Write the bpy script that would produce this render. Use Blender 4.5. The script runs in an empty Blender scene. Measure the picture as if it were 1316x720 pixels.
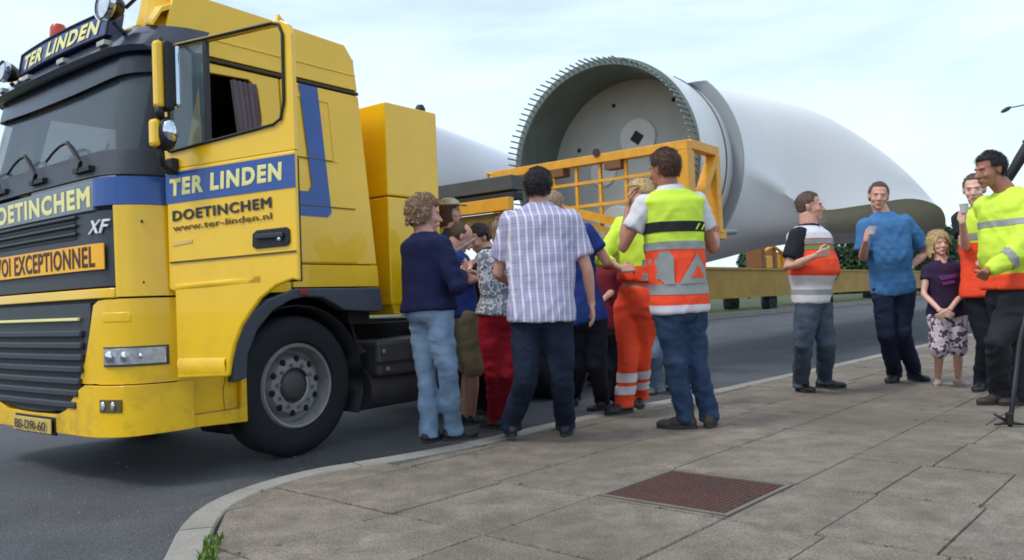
import bpy, bmesh, math, random
import numpy as np
from mathutils import Vector, Matrix, Euler
from mathutils.bvhtree import BVHTree
random.seed(7); rng = np.random.default_rng(7)
scene = bpy.context.scene
C = scene.collection
PI = math.pi
# ------------------------------------------------------------------ camera
FPX, CX, CY = 1036.0, 658.0, 360.0          # focal length in photo pixels (photo 1316 wide)
PITCH, ROLL, CH = math.atan(26 / 1036.0), math.radians(2.23), 0.95
_F = np.array([0, math.cos(PITCH), math.sin(PITCH)])
_R0 = np.array([1.0, 0, 0]); _U0 = np.array([0, -math.sin(PITCH), math.cos(PITCH)])
_R = math.cos(ROLL) * _R0 - math.sin(ROLL) * _U0
_U = math.sin(ROLL) * _R0 + math.cos(ROLL) * _U0
_O = np.array([0, 0, CH])
cam_data = bpy.data.cameras.new('camera')
cam = bpy.data.objects.new('camera', cam_data); C.objects.link(cam)
cam_data.sensor_width = 36.0; cam_data.lens = 36.0 * FPX / 1316.0
cam_data.clip_start = 0.05; cam_data.clip_end = 5000
m = Matrix(((_R[0], _U[0], -_F[0], _O[0]), (_R[1], _U[1], -_F[1], _O[1]), (_R[2], _U[2], -_F[2], _O[2]), (0, 0, 0, 1)))
cam.matrix_world = m
scene.camera = cam
# ------------------------------------------------------------------ light, sky, exposure
SUN_EL, SUN_AZ = math.radians(54), math.radians(-118)   # azimuth clockwise from +Y: behind the camera, to the left
world = bpy.data.worlds.new('World'); scene.world = world; world.use_nodes = True
wt = world.node_tree; wn = wt.nodes; wl = wt.links; wn.clear()
wo = wn.new('ShaderNodeOutputWorld'); bg = wn.new('ShaderNodeBackground'); bg.inputs[1].default_value = 0.135
sky = wn.new('ShaderNodeTexSky'); sky.sky_type = 'NISHITA'; sky.sun_disc = False
sky.sun_elevation = SUN_EL; sky.sun_rotation = SUN_AZ; sky.air_density = 1.0; sky.dust_density = 1.5; sky.ozone_density = 1.2
tc = wn.new('ShaderNodeTexCoord'); mp = wn.new('ShaderNodeMapping'); mp.inputs['Scale'].default_value = (1, 1, 3.2)
wl.new(tc.outputs['Generated'], mp.inputs[0])
nz = wn.new('ShaderNodeTexNoise'); nz.inputs['Scale'].default_value = 1.9; nz.inputs['Detail'].default_value = 7; nz.inputs['Roughness'].default_value = 0.55
nz.inputs['Distortion'].default_value = 0.4
wl.new(mp.outputs[0], nz.inputs['Vector'])
cr = wn.new('ShaderNodeValToRGB'); cr.color_ramp.elements[0].position = 0.34; cr.color_ramp.elements[1].position = 0.60
cr.color_ramp.elements[0].color = (0.38, 0.38, 0.38, 1); cr.color_ramp.elements[1].color = (0.97, 0.97, 0.97, 1)
wl.new(nz.outputs['Fac'], cr.inputs[0])
mx = wn.new('ShaderNodeMix'); mx.data_type = 'RGBA'
mx.inputs[7].default_value = (4.45, 5.4, 6.15, 1)
wl.new(cr.outputs[0], mx.inputs[0]); wl.new(sky.outputs[0], mx.inputs[6])
wl.new(mx.outputs[2], bg.inputs[0]); wl.new(bg.outputs[0], wo.inputs[0])
sd = bpy.data.lights.new('sun', 'SUN'); sd.energy = 1.1; sd.angle = math.radians(14); sd.color = (1.0, 0.96, 0.9)
sun = bpy.data.objects.new('sun', sd); C.objects.link(sun)
sdir = Vector((math.sin(SUN_AZ) * math.cos(SUN_EL), math.cos(SUN_AZ) * math.cos(SUN_EL), math.sin(SUN_EL)))
sun.rotation_euler = sdir.to_track_quat('Z', 'Y').to_euler()
sun.location = (-20, -10, 30)
scene.view_settings.view_transform = 'Standard'; scene.view_settings.look = 'None'
scene.view_settings.exposure = 0.68; scene.cycles.filter_width = 1.8; scene.view_settings.gamma = 1.0

# ------------------------------------------------------------------ calibrated placing: photo pixel + distance -> metres
def ray(x, y): return _F + _R * (x - CX) / FPX - _U * (y - CY) / FPX
def gnd(x, y, z=0.0):
    d = ray(x, y); return _O + (z - CH) / d[2] * d
def at(x, y, Y):
    d = ray(x, y); return _O + d * (Y / d[1])

# ------------------------------------------------------------------ materials
def srgb(r, g, b):
    f = lambda c: c / 12.92 if c <= .04045 else ((c + .055) / 1.055) ** 2.4
    return (f(r / 255), f(g / 255), f(b / 255), 1)
_mats = {}
def mat(name, col, rough=0.6, metal=0.0, var=0.12, vscale=6.0, bump=0.0, bscale=60.0, coat=0.0, spec=0.5, bstretch=(1, 1, 1), trans=0.0, alpha=1.0):
    if name in _mats: return _mats[name]
    m = bpy.data.materials.new(name); m.use_nodes = True; _mats[name] = m
    nt = m.node_tree; n = nt.nodes; l = nt.links; b = n['Principled BSDF']
    b.inputs['Roughness'].default_value = rough; b.inputs['Metallic'].default_value = metal
    b.inputs['Coat Weight'].default_value = coat; b.inputs['Specular IOR Level'].default_value = spec
    b.inputs['Transmission Weight'].default_value = trans; b.inputs['Alpha'].default_value = alpha
    t = n.new('ShaderNodeTexCoord')
    nz = n.new('ShaderNodeTexNoise'); nz.inputs['Scale'].default_value = vscale; nz.inputs['Detail'].default_value = 5
    l.new(t.outputs['Object'], nz.inputs['Vector'])
    mr = n.new('ShaderNodeMapRange'); mr.inputs[1].default_value = .25; mr.inputs[2].default_value = .75
    mr.inputs[3].default_value = 1 - var; mr.inputs[4].default_value = 1 + var
    l.new(nz.outputs['Fac'], mr.inputs[0])
    vm = n.new('ShaderNodeVectorMath'); vm.operation = 'SCALE'; vm.inputs[0].default_value = col[:3]
    l.new(mr.outputs[0], vm.inputs['Scale']); l.new(vm.outputs[0], b.inputs['Base Color'])
    if bump:
        mpn = n.new('ShaderNodeMapping'); mpn.inputs['Scale'].default_value = bstretch; l.new(t.outputs['Object'], mpn.inputs[0])
        n2 = n.new('ShaderNodeTexNoise'); n2.inputs['Scale'].default_value = bscale; n2.inputs['Detail'].default_value = 4
        l.new(mpn.outputs[0], n2.inputs['Vector'])
        bp = n.new('ShaderNodeBump'); bp.inputs['Strength'].default_value = bump; bp.inputs['Distance'].default_value = 0.02
        l.new(n2.outputs['Fac'], bp.inputs['Height']); l.new(bp.outputs[0], b.inputs['Normal'])
    return m
def nodes_of(m): return m.node_tree.nodes, m.node_tree.links, m.node_tree.nodes['Principled BSDF']

YEL = mat('truck_yellow_paint', srgb(246, 194, 10), .30, var=.05, vscale=2.6, coat=.5, bump=.035, bscale=3)
_n, _l, _b = nodes_of(YEL); _t = _n.new('ShaderNodeTexCoord'); _s = _n.new('ShaderNodeSeparateXYZ'); _l.new(_t.outputs['Object'], _s.inputs[0])
_g = _n.new('ShaderNodeTexNoise'); _g.inputs['Scale'].default_value = 4; _g.inputs['Detail'].default_value = 9; _g.inputs['Roughness'].default_value = .75; _l.new(_t.outputs['Object'], _g.inputs['Vector'])
_r = _n.new('ShaderNodeMapRange'); _r.inputs[1].default_value = 1.0; _r.inputs[2].default_value = .3; _r.inputs[3].default_value = .10; _r.inputs[4].default_value = .75; _l.new(_s.outputs[2], _r.inputs[0])
_q = _n.new('ShaderNodeMapRange'); _q.inputs[1].default_value = .48; _q.inputs[2].default_value = .72; _l.new(_g.outputs['Fac'], _q.inputs[0])
_m = _n.new('ShaderNodeMath'); _m.operation = 'MULTIPLY'; _l.new(_r.outputs[0], _m.inputs[0]); _l.new(_q.outputs[0], _m.inputs[1])
_x = _n.new('ShaderNodeMix'); _x.data_type = 'RGBA'; _x.inputs[7].default_value = srgb(128, 104, 62); _l.new(_m.outputs[0], _x.inputs[0]); _l.new(_b.inputs['Base Color'].links[0].from_socket, _x.inputs[6]); _l.new(_x.outputs[2], _b.inputs['Base Color'])
YEL2 = mat('frame_yellow_paint', srgb(226, 158, 34), .5, var=.14, vscale=9, bump=.12, bscale=40)
YEL3 = mat('trailer_mustard_paint', srgb(162, 124, 30), .6, var=.22, vscale=1.6, bump=.1, bscale=20)
BLUE = mat('truck_blue_paint', srgb(28, 76, 150), .35, var=.06, coat=.3)
NAVY = mat('sign_blue', srgb(44, 62, 122), .35, var=.08)
CREAM = mat('lettering_cream', srgb(236, 226, 150), .5, var=.04)
DKLET = mat('lettering_dark', srgb(34, 40, 60), .5, var=.04)
WHITE = mat('white_print', srgb(228, 228, 232), .5, var=.03)
PLASTIC = mat('dark_grey_plastic', srgb(52, 55, 64), .5, var=.12, bump=.08, bscale=90)
FENDER = mat('grey_fender_plastic', srgb(72, 78, 90), .55, var=.1, bump=.08, bscale=60)
BLACK = mat('black_rubber_trim', srgb(22, 22, 26), .55, var=.2)
VISOR = mat('visor_dark_gloss', srgb(58, 62, 76), .22, var=.1, coat=.4)
TYRE = mat('tyre_rubber', srgb(27, 28, 32), .8, var=.18, vscale=14, bump=.15, bscale=50)
RIM = mat('wheel_rim_steel', srgb(146, 143, 146), .45, metal=.15, var=.18, vscale=14, bump=.1)
HUB = mat('wheel_hub_dark', srgb(78, 75, 76), .55, metal=.1, var=.2)
CHROME = mat('chrome', srgb(215, 220, 226), .12, metal=1.0, var=.05)
MIRROR = mat('mirror_glass', srgb(205, 212, 222), .06, metal=1.0, var=.02)
LAMPG = mat('lamp_glass', srgb(205, 208, 214), .12, metal=.6, var=.25, vscale=30)
RED = mat('red_lens', srgb(180, 40, 30), .3, var=.1)
BEACON = mat('beacon_orange_red', srgb(190, 62, 40), .3, var=.12, vscale=20)
GREYPANEL = mat('grille_lettering_panel', srgb(118, 128, 138), .45, var=.06)
CHASSIS = mat('chassis_dark', srgb(36, 36, 40), .7, var=.25, vscale=10)
TANK = mat('tank_grey_metal', srgb(84, 82, 82), .5, metal=.3, var=.2)
ORPLATE = mat('warning_plate_orange', srgb(250, 178, 30), .45, var=.04)
CABIN = mat('cabin_interior', srgb(40, 40, 46), .8, var=.2)
CURTAIN = mat('curtain_cloth', srgb(122, 108, 112), .9, var=.15, bump=.3, bscale=18, bstretch=(8, 1, 1))
SHEET = mat('cab_windscreen_card', srgb(226, 240, 242), .7, var=.08)
BLADE = mat('blade_white_gelcoat', srgb(222, 219, 218), .42, var=.05, vscale=.7, coat=.15)
BLADEIN = mat('blade_inner_glassfibre', srgb(108, 118, 113), .6, var=.18, vscale=4, bump=.08, bscale=14)
BULK = mat('blade_bulkhead', srgb(178, 177, 173), .6, var=.06, vscale=3)
DISCM = mat('bulkhead_flange', srgb(204, 202, 198), .5, var=.05)
COLLAR = mat('collar_grey', srgb(156, 160, 164), .45, var=.08, vscale=2)
BOLT = mat('steel_stud', srgb(150, 158, 158), .4, metal=.6, var=.2)
OLIVE = mat('blade_underside_painted_shade', srgb(206, 200, 172), .55, var=.16, vscale=.9)  # underside shade and olive ground reflection put into the colour
TIP = mat('blade_tip_gelcoat', srgb(232, 234, 242), .45, var=.03, vscale=.7)
STEEL = mat('galvanised_steel', srgb(140, 142, 144), .45, metal=.4, var=.15)
DARKBEAM = mat('gooseneck_grey_steel', srgb(70, 72, 72), .6, var=.2, vscale=5)

def glass_mat(name, col, rough=.04, alpha=.45):
    m = bpy.data.materials.new(name); m.use_nodes = True
    b = m.node_tree.nodes['Principled BSDF']; b.inputs['Base Color'].default_value = col
    b.inputs['Roughness'].default_value = rough; b.inputs['Alpha'].default_value = alpha
    b.inputs['Specular IOR Level'].default_value = .9
    return m
WSG = glass_mat('windscreen_glass', srgb(96, 108, 114), .05, .36)
SIDEG = glass_mat('side_glass', srgb(96, 116, 120), .06, .55)

# ------------------------------------------------------------------ mesh helpers
class MB:
    def __init__(s): s.v = []; s.f = []
    def add(s, vs, fs):
        o = len(s.v); s.v.extend([tuple(map(float, p)) for p in vs]); s.f.extend([tuple(i + o for i in f) for f in fs]); return s
    def box(s, x0, x1, y0, y1, z0, z1):
        return s.add([(x0, y0, z0), (x1, y0, z0), (x1, y1, z0), (x0, y1, z0), (x0, y0, z1), (x1, y0, z1), (x1, y1, z1), (x0, y1, z1)],
                     [(3, 2, 1, 0), (4, 5, 6, 7), (0, 1, 5, 4), (1, 2, 6, 5), (2, 3, 7, 6), (3, 0, 4, 7)])
    def beam(s, a, b, w, h, up=(0, 0, 1)):
        a = np.array(a, float); b = np.array(b, float); d = b - a; d /= np.linalg.norm(d)
        up = np.array(up, float); r = np.cross(d, up); r /= np.linalg.norm(r); u = np.cross(r, d)
        vs = []
        for p in (a, b):
            for sx, sy in ((-1, -1), (1, -1), (1, 1), (-1, 1)): vs.append(p + r * sx * w / 2 + u * sy * h / 2)
        return s.add(vs, [(0, 1, 2, 3), (7, 6, 5, 4), (0, 4, 5, 1), (1, 5, 6, 2), (2, 6, 7, 3), (3, 7, 4, 0)])
    def tube(s, pts, rad, n=10, cap=True, ref=None):
        pts = [np.array(p, float) for p in pts]
        if not hasattr(rad, '__len__'): rad = [rad] * len(pts)
        k = len(pts); T = []
        for i in range(k):
            t = pts[min(i + 1, k - 1)] - pts[max(i - 1, 0)]; T.append(t / (np.linalg.norm(t) + 1e-9))
        if ref is None: ref = np.array([0, 0, 1.0]) if abs(T[0][2]) < .9 else np.array([1.0, 0, 0])
        x = np.cross(ref, T[0]); x /= np.linalg.norm(x) + 1e-9
        vs = []
        for i in range(k):
            x = x - T[i] * (x @ T[i]); x /= np.linalg.norm(x) + 1e-9; y = np.cross(T[i], x)
            ra, rb = rad[i] if hasattr(rad[i], '__len__') else (rad[i], rad[i])
            for j in range(n):
                a = 2 * PI * j / n; vs.append(pts[i] + x * ra * math.cos(a) + y * rb * math.sin(a))
        fs = []
        for i in range(k - 1):
            for j in range(n):
                a = i * n + j; b = i * n + (j + 1) % n; fs.append((a, b, b + n, a + n))
        if cap: fs.append(tuple(range(n - 1, -1, -1))); fs.append(tuple(range((k - 1) * n, k * n)))
        return s.add(vs, fs)
    def capsule(s, pts, rad, n=10):
        pts = [np.array(p, float) for p in pts]
        if not hasattr(rad, '__len__'): rad = [rad] * len(pts)
        d0 = pts[0] - pts[1]; d0 /= np.linalg.norm(d0) + 1e-9; d1 = pts[-1] - pts[-2]; d1 /= np.linalg.norm(d1) + 1e-9
        r0, r1 = rad[0], rad[-1]
        P = [pts[0] + d0 * r0 * .98, pts[0] + d0 * r0 * .75] + pts + [pts[-1] + d1 * r1 * .75, pts[-1] + d1 * r1 * .98]
        R = [r0 * .2, r0 * .66] + list(rad) + [r1 * .66, r1 * .2]
        return s.tube(P, R, n)
    def ellipsoid(s, c, r, nu=16, nv=10, rot=None):
        vs = []; fs = []
        for i in range(nv + 1):
            th = PI * i / nv
            if i in (0, nv): vs.append((0, 0, r[2] * math.cos(th))); continue
            for j in range(nu):
                ph = 2 * PI * j / nu
                vs.append((r[0] * math.sin(th) * math.cos(ph), r[1] * math.sin(th) * math.sin(ph), r[2] * math.cos(th)))
        vs = np.array(vs)
        if rot is not None: vs = vs @ np.array(rot).T
        vs = vs + np.array(c)
        idx = lambda i, j: 0 if i == 0 else (1 + (nv - 1) * nu if i == nv else 1 + (i - 1) * nu + j % nu)
        for i in range(nv):
            for j in range(nu):
                q = [idx(i, j), idx(i + 1, j), idx(i + 1, j + 1), idx(i, j + 1)]
                q2 = []
                for a in q:
                    if a not in q2: q2.append(a)
                fs.append(tuple(q2))
        return s.add(vs, fs)
    def lathe(s, prof, o=(0, 0, 0), axis='y', n=32):
        vs = []; k = len(prof)
        for j in range(n):
            a = 2 * PI * j / n
            for (r, h) in prof:
                p = {'y': (r * math.cos(a), h, r * math.sin(a)), 'z': (r * math.cos(a), r * math.sin(a), h), 'x': (h, r * math.cos(a), r * math.sin(a))}[axis]
                vs.append((p[0] + o[0], p[1] + o[1], p[2] + o[2]))
        fs = [(j * k + i, j * k + i + 1, ((j + 1) % n) * k + i + 1, ((j + 1) % n) * k + i) for j in range(n) for i in range(k - 1)]
        return s.add(vs, fs)
    def poly(s, pts, off):
        """closed outline (3D points, planar) thickened by vector off; handles concave outlines"""
        bm = bmesh.new(); vs = [bm.verts.new(tuple(map(float, p))) for p in pts]
        es = [bm.edges.new((vs[i], vs[(i + 1) % len(vs)])) for i in range(len(vs))]
        bmesh.ops.triangle_fill(bm, edges=es, use_beauty=True)
        bm.verts.index_update()
        tri = [tuple(v.index for v in f.verts) for f in bm.faces]; bm.free()
        n = len(pts); P = [np.array(p, float) for p in pts]; o = np.array(off, float)
        fs = list(tri) + [tuple(i + n for i in reversed(t)) for t in tri] + [(i, (i + 1) % n, (i + 1) % n + n, i + n) for i in range(n)]
        return s.add(P + [p + o for p in P], fs)
    def grid(s, P, closed_u=False, thick=None):
        """P[i][j] grid of points"""
        P = np.array(P, float); nu, nv = P.shape[:2]
        vs = P.reshape(-1, 3); fs = []
        for i in range(nu if closed_u else nu - 1):
            for j in range(nv - 1):
                a = i * nv + j; b = ((i + 1) % nu) * nv + j; fs.append((a, b, b + 1, a + 1))
        if thick is not None:
            o = len(vs); Q = vs + np.array(thick)
            f2 = [tuple(i + o for i in reversed(f)) for f in fs]
            rim = [i * nv for i in range(nu)] + [(nu - 1) * nv + j for j in range(1, nv)] + [i * nv + nv - 1 for i in range(nu - 2, -1, -1)] + [j for j in range(nv - 2, 0, -1)]
            f3 = [(rim[k], rim[(k + 1) % len(rim)], rim[(k + 1) % len(rim)] + o, rim[k] + o) for k in range(len(rim))]
            return s.add(np.vstack([vs, Q]), fs + f2 + f3)
        return s.add(vs, fs)

def obj(name, mb, material, parent=None, smooth=False, bevel=0, recalc=True, angle=None):
    me = bpy.data.meshes.new(name)
    if isinstance(mb, tuple): V, Fc = mb
    else: V, Fc = mb.v, mb.f
    me.from_pydata([tuple(v) for v in V], [], [tuple(map(int, f)) for f in Fc])
    if recalc:
        bm = bmesh.new(); bm.from_mesh(me); bmesh.ops.recalc_face_normals(bm, faces=bm.faces)
        if smooth == 'auto':
            for f in bm.faces: f.smooth = True
            for e in bm.edges:
                if len(e.link_faces) == 2 and e.calc_face_angle(0) > math.radians(angle or 35): e.smooth = False
        bm.to_mesh(me); bm.free()
    if smooth is True:
        me.polygons.foreach_set('use_smooth', [True] * len(me.polygons))
    o = bpy.data.objects.new(name, me); C.objects.link(o)
    if material: me.materials.append(material)
    if parent is not None: o.parent = parent
    if bevel:
        b = o.modifiers.new('bevel', 'BEVEL'); b.width = bevel; b.segments = 2; b.limit_method = 'ANGLE'; b.angle_limit = math.radians(40)
    return o
def tag(o, label=None, cat=None, group=None, kind=None):
    if label: o['label'] = label
    if cat: o['category'] = cat
    if group: o['group'] = group
    if kind: o['kind'] = kind
    return o
def thing(name, label, cat, loc=(0, 0, 0), rz=0, group=None):
    o = bpy.data.objects.new(name, None); C.objects.link(o); o.empty_display_size = .3
    o.location = tuple(map(float, loc)); o.rotation_euler = (0, 0, rz)
    return tag(o, label, cat, group)
def vhash(ix, iy, iz, seed):
    h = (ix * 374761393 + iy * 668265263 + iz * 2147483647 + seed * 974634777) & 0xffffffff
    h = ((h ^ (h >> 13)) * 1274126177) & 0xffffffff
    return ((h ^ (h >> 16)) & 0xffff) / 32767.5 - 1
def vnoise(P, seed=0):
    P = np.asarray(P, float) + 100.0; i = np.floor(P).astype(np.int64); f = P - i; f = f * f * (3 - 2 * f)
    r = 0
    for dx in (0, 1):
        for dy in (0, 1):
            for dz in (0, 1):
                w = (f[:, 0] if dx else 1 - f[:, 0]) * (f[:, 1] if dy else 1 - f[:, 1]) * (f[:, 2] if dz else 1 - f[:, 2])
                r = r + w * vhash(i[:, 0] + dx, i[:, 1] + dy, i[:, 2] + dz, seed)
    return r
def text_mesh(s, h, wdt, fat=0.0, shear=0.0, depth=.003):
    """built-in font as (verts, faces), x 0..wdt, y 0..h (cap height), z 0..depth"""
    cu = bpy.data.curves.new('lettering', 'FONT'); cu.body = s; cu.size = 1; cu.bevel_depth = fat; cu.bevel_resolution = 0; cu.space_character = 1.0 + fat * 4; cu.shear = shear; cu.extrude = .01; cu.resolution_u = 3
    o = bpy.data.objects.new('lettering', cu); C.objects.link(o)
    dg = bpy.context.evaluated_depsgraph_get(); me = o.evaluated_get(dg).to_mesh()
    V = np.array([v.co[:] for v in me.vertices]); Fc = [tuple(p.vertices) for p in me.polygons]
    o.evaluated_get(dg).to_mesh_clear(); bpy.data.objects.remove(o); bpy.data.curves.remove(cu)
    x0, x1 = V[:, 0].min(), V[:, 0].max(); y0, y1 = V[:, 1].min(), V[:, 1].max()
    V[:, 0] = (V[:, 0] - x0) / (x1 - x0) * wdt; V[:, 1] = (V[:, 1] - y0) / (y1 - y0) * h; V[:, 2] = (V[:, 2] - V[:, 2].min()) / (V[:, 2].max() - V[:, 2].min()) * depth
    return V, Fc
def letters(name, s, h, wdt, material, parent, warp, **k):
    V, Fc = text_mesh(s, h, wdt, **k)
    return obj(name, ([warp(*v) for v in V], Fc), material, parent)

# ------------------------------------------------------------------ ground, road, kerb, pavement
E1 = np.array([.743, -.669, 0]); E2 = np.array([.669, .743, 0])    # pavement axes: across, along the road
def ab(a, b, z=0.0): p = E1 * a + E2 * b; return np.array([p[0], p[1], z])
RZ = -.13
def ground_mat(name, c1, c2, sc, bumpk=.3, c3=None, s3=.35, rough=.9, spots=None):
    m = bpy.data.materials.new(name); m.use_nodes = True; n, l, b = nodes_of(m)
    t = n.new('ShaderNodeTexCoord'); oi = n.new('ShaderNodeObjectInfo')
    a = n.new('ShaderNodeTexNoise'); a.inputs['Scale'].default_value = sc; a.inputs['Detail'].default_value = 8; a.inputs['Roughness'].default_value = .7
    g = n.new('ShaderNodeNewGeometry'); l.new(g.outputs['Position'], a.inputs['Vector'])
    r = n.new('ShaderNodeValToRGB'); r.color_ramp.elements[0].color = c1; r.color_ramp.elements[1].color = c2
    r.color_ramp.elements[0].position = .32; r.color_ramp.elements[1].position = .7
    l.new(a.outputs['Fac'], r.inputs[0]); out = r.outputs[0]
    if c3:
        q = n.new('ShaderNodeTexNoise'); q.inputs['Scale'].default_value = s3; q.inputs['Detail'].default_value = 6; q.inputs['Roughness'].default_value = .65
        l.new(g.outputs['Position'], q.inputs['Vector'])
        rr = n.new('ShaderNodeValToRGB'); rr.color_ramp.elements[0].position = .42; rr.color_ramp.elements[1].position = .68
        l.new(q.outputs['Fac'], rr.inputs[0])
        x = n.new('ShaderNodeMix'); x.data_type = 'RGBA'; x.inputs[7].default_value = c3; l.new(rr.outputs[0], x.inputs[0]); l.new(out, x.inputs[6]); out = x.outputs[2]
    if spots:
        ng = n.new('ShaderNodeTexNoise'); ng.inputs['Scale'].default_value = 90; ng.inputs['Detail'].default_value = 3; l.new(g.outputs['Position'], ng.inputs['Vector'])
        mr = n.new('ShaderNodeMapRange'); mr.inputs[1].default_value = .35; mr.inputs[2].default_value = .68; mr.inputs[3].default_value = 1 - spots; mr.inputs[4].default_value = 1 + spots
        l.new(ng.outputs['Fac'], mr.inputs[0])
        ob = n.new('ShaderNodeMapRange'); ob.inputs[3].default_value = .93; ob.inputs[4].default_value = 1.07; l.new(oi.outputs['Random'], ob.inputs[0])
        mm = n.new('ShaderNodeMath'); mm.operation = 'MULTIPLY'; l.new(mr.outputs[0], mm.inputs[0]); l.new(ob.outputs[0], mm.inputs[1])
        vm = n.new('ShaderNodeVectorMath'); vm.operation = 'SCALE'; l.new(out, vm.inputs[0]); l.new(mm.outputs[0], vm.inputs['Scale']); out = vm.outputs[0]
    l.new(out, b.inputs['Base Color']); b.inputs['Roughness'].default_value = rough
    nb = n.new('ShaderNodeTexNoise'); nb.inputs['Scale'].default_value = 70; nb.inputs['Detail'].default_value = 6; l.new(g.outputs['Position'], nb.inputs['Vector'])
    bp = n.new('ShaderNodeBump'); bp.inputs['Strength'].default_value = bumpk; bp.inputs['Distance'].default_value = .015
    l.new(nb.outputs['Fac'], bp.inputs['Height']); l.new(bp.outputs[0], b.inputs['Normal'])
    return m
ASPH = ground_mat('asphalt', srgb(68, 69, 75), srgb(96, 96, 101), 1.3, .8, srgb(72, 72, 78), .45, .85, spots=.42)
SLAB = ground_mat('concrete_slab', srgb(104, 94, 85), srgb(152, 138, 125), 5.0, .9, srgb(100, 92, 79), .55, .9, spots=.26)
KERB = ground_mat('kerb_concrete', srgb(134, 129, 121), srgb(160, 154, 146), 3, .4, srgb(136, 130, 122), 1.4, .9, spots=.1)
SOIL = ground_mat('joint_soil', srgb(38, 34, 30), srgb(58, 50, 42), 4, .5)
GRASS = ground_mat('field_grass', srgb(78, 88, 44), srgb(112, 112, 58), .8, .8, srgb(70, 84, 40), .2, .95)
VERGE = ground_mat('verge_grass', srgb(44, 60, 30), srgb(66, 80, 42), 1.3, .8, srgb(86, 92, 64), .5, .95)
RUST = ground_mat('rusty_cast_iron', srgb(76, 46, 42), srgb(98, 62, 54), 5, .6, srgb(66, 50, 46), 2.5, .75, spots=.2)

tag(obj('ground', MB().add([(-1500, -1500, -.30), (1500, -1500, -.30), (1500, 1500, -.30), (-1500, 1500, -.30)], [(0, 1, 2, 3)]), GRASS), kind='structure')
# road: a wide sheet; its far edge runs parallel to the trailer
FD = np.array([math.sin(math.radians(38.5)), math.cos(math.radians(38.5)), 0]); FN = np.array([-FD[1], FD[0], 0])
FE = gnd(1003, 402, RZ); FE[2] = 0
def far(s, t, z): p = FE + FD * s + FN * t; return (p[0], p[1], z)
tag(obj('road', MB().add([far(-75, 0, RZ), far(200, 0, RZ), far(200, -300, RZ), far(-75, -300, RZ)], [(0, 1, 2, 3)]), ASPH), kind='structure')
vg = MB(); random.seed(3)
rows = [(0.3, -.06), (1.5, .05), (4, .25), (9, .3), (20, .1), (45, -.2)]
vg.grid([[far(s, t, z + (random.random() - .5) * .06) for t, z in rows] for s in range(-75, 201, 5)])
tag(obj('grass_verge', vg, VERGE, smooth=True), kind='structure')
kf = tag(thing('far_kerb', None, None, far(0, 0, 0)), kind='structure')
kb0 = MB().box(-.49, .49, -.12, .12, -.16, .07); kme = None
for i in range(-20, 60):
    if kme is None: o = obj('kerbstone', kb0, KERB, kf); kme = o.data
    else: o = bpy.data.objects.new('kerbstone', kme); C.objects.link(o); o.parent = kf
    o.location = tuple(FD * i * 1.0 + FN * .12); o.rotation_euler = (0, 0, math.atan2(FD[1], FD[0]))

# near kerb line (outer edge towards the road), photo-measured
KP = [(-.95, 1.2), (-1.18, 2.2), (-1.40, 3.14), (-1.52, 3.58), (-1.57, 3.92), (-1.53, 4.24), (-1.42, 4.52), (-1.22, 4.80), (-.90, 5.03), (-.54, 5.32), (-.2, 5.66), (.48, 6.46), (1.43, 7.4), (2.72, 8.75), (4.55, 10.7), (8.1, 14.6), (13.5, 20.5)]
KP = [np.array([x, y, 0.0]) for x, y in KP]
def resample(P, step):
    out = [P[0]]; acc = 0
    Q = []
    for i in range(len(P) - 1):
        p0 = P[max(i - 1, 0)]; p1 = P[i]; p2 = P[i + 1]; p3 = P[min(i + 2, len(P) - 1)]
        for k in range(12):
            t = k / 12; Q.append(.5 * ((2 * p1) + (p2 - p0) * t + (2 * p0 - 5 * p1 + 4 * p2 - p3) * t * t + (3 * p1 - p0 - 3 * p2 + p3) * t ** 3))
    Q.append(P[-1])
    for q0, q1 in zip(Q[:-1], Q[1:]):
        L = np.linalg.norm(q1 - q0); 
        while acc + L >= step:
            q0 = q0 + (q1 - q0) * ((step - acc) / L); out.append(q0); L = np.linalg.norm(q1 - q0); acc = 0
        acc += L
    return out
KQ = resample(KP, .16)
def leftn(i, Q):
    t = Q[min(i + 1, len(Q) - 1)] - Q[max(i - 1, 0)]; t /= np.linalg.norm(t); return np.array([t[1], -t[0], 0])   # towards the pavement (right of travel)
KW = .16
kerb = tag(thing('kerb', None, None, (0, 0, 0)), kind='structure')
seg = 5
for i in range(0, len(KQ) - seg, seg):
    g = []; top = .004 + random.uniform(-.002, .002)
    for j in range(i, i + seg + 1):
        P0 = KQ[j].copy()
        if j == i: P0 = P0 + (KQ[j + 1] - KQ[j]) * .09
        if j == i + seg: P0 = P0 + (KQ[j - 1] - KQ[j]) * .0
        nn = leftn(j, KQ)
        prof = [(0, -.2), (0, -.03), (.006, top - .012), (.02, top), (KW - .008, top), (KW, top - .008), (KW, -.2)]
        g.append([P0 + nn * a + np.array([0, 0, z]) for a, z in prof])
    mb = MB().grid(g); n7 = 7
    mb.f.append(tuple(range(n7))); mb.f.append(tuple(range(seg * n7, seg * n7 + n7)))
    obj('kerbstone', mb, KERB, kerb)
inner = [KQ[j] + leftn(j, KQ) * (KW + .006) for j in range(len(KQ))]
# soil bed below the joints
bed = [tuple(p + np.array([0, 0, -.03])) for p in inner] + [(60, 20, -.03), (60, -25, -.03), (-.6, -25, -.03)]
bed = [tuple(KQ[0] + np.array([.5, -26, -.03]))] + bed[:-1]
tag(obj('pavement_bed', MB().poly(bed, (0, 0, -.16)), SOIL), kind='structure')
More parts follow.
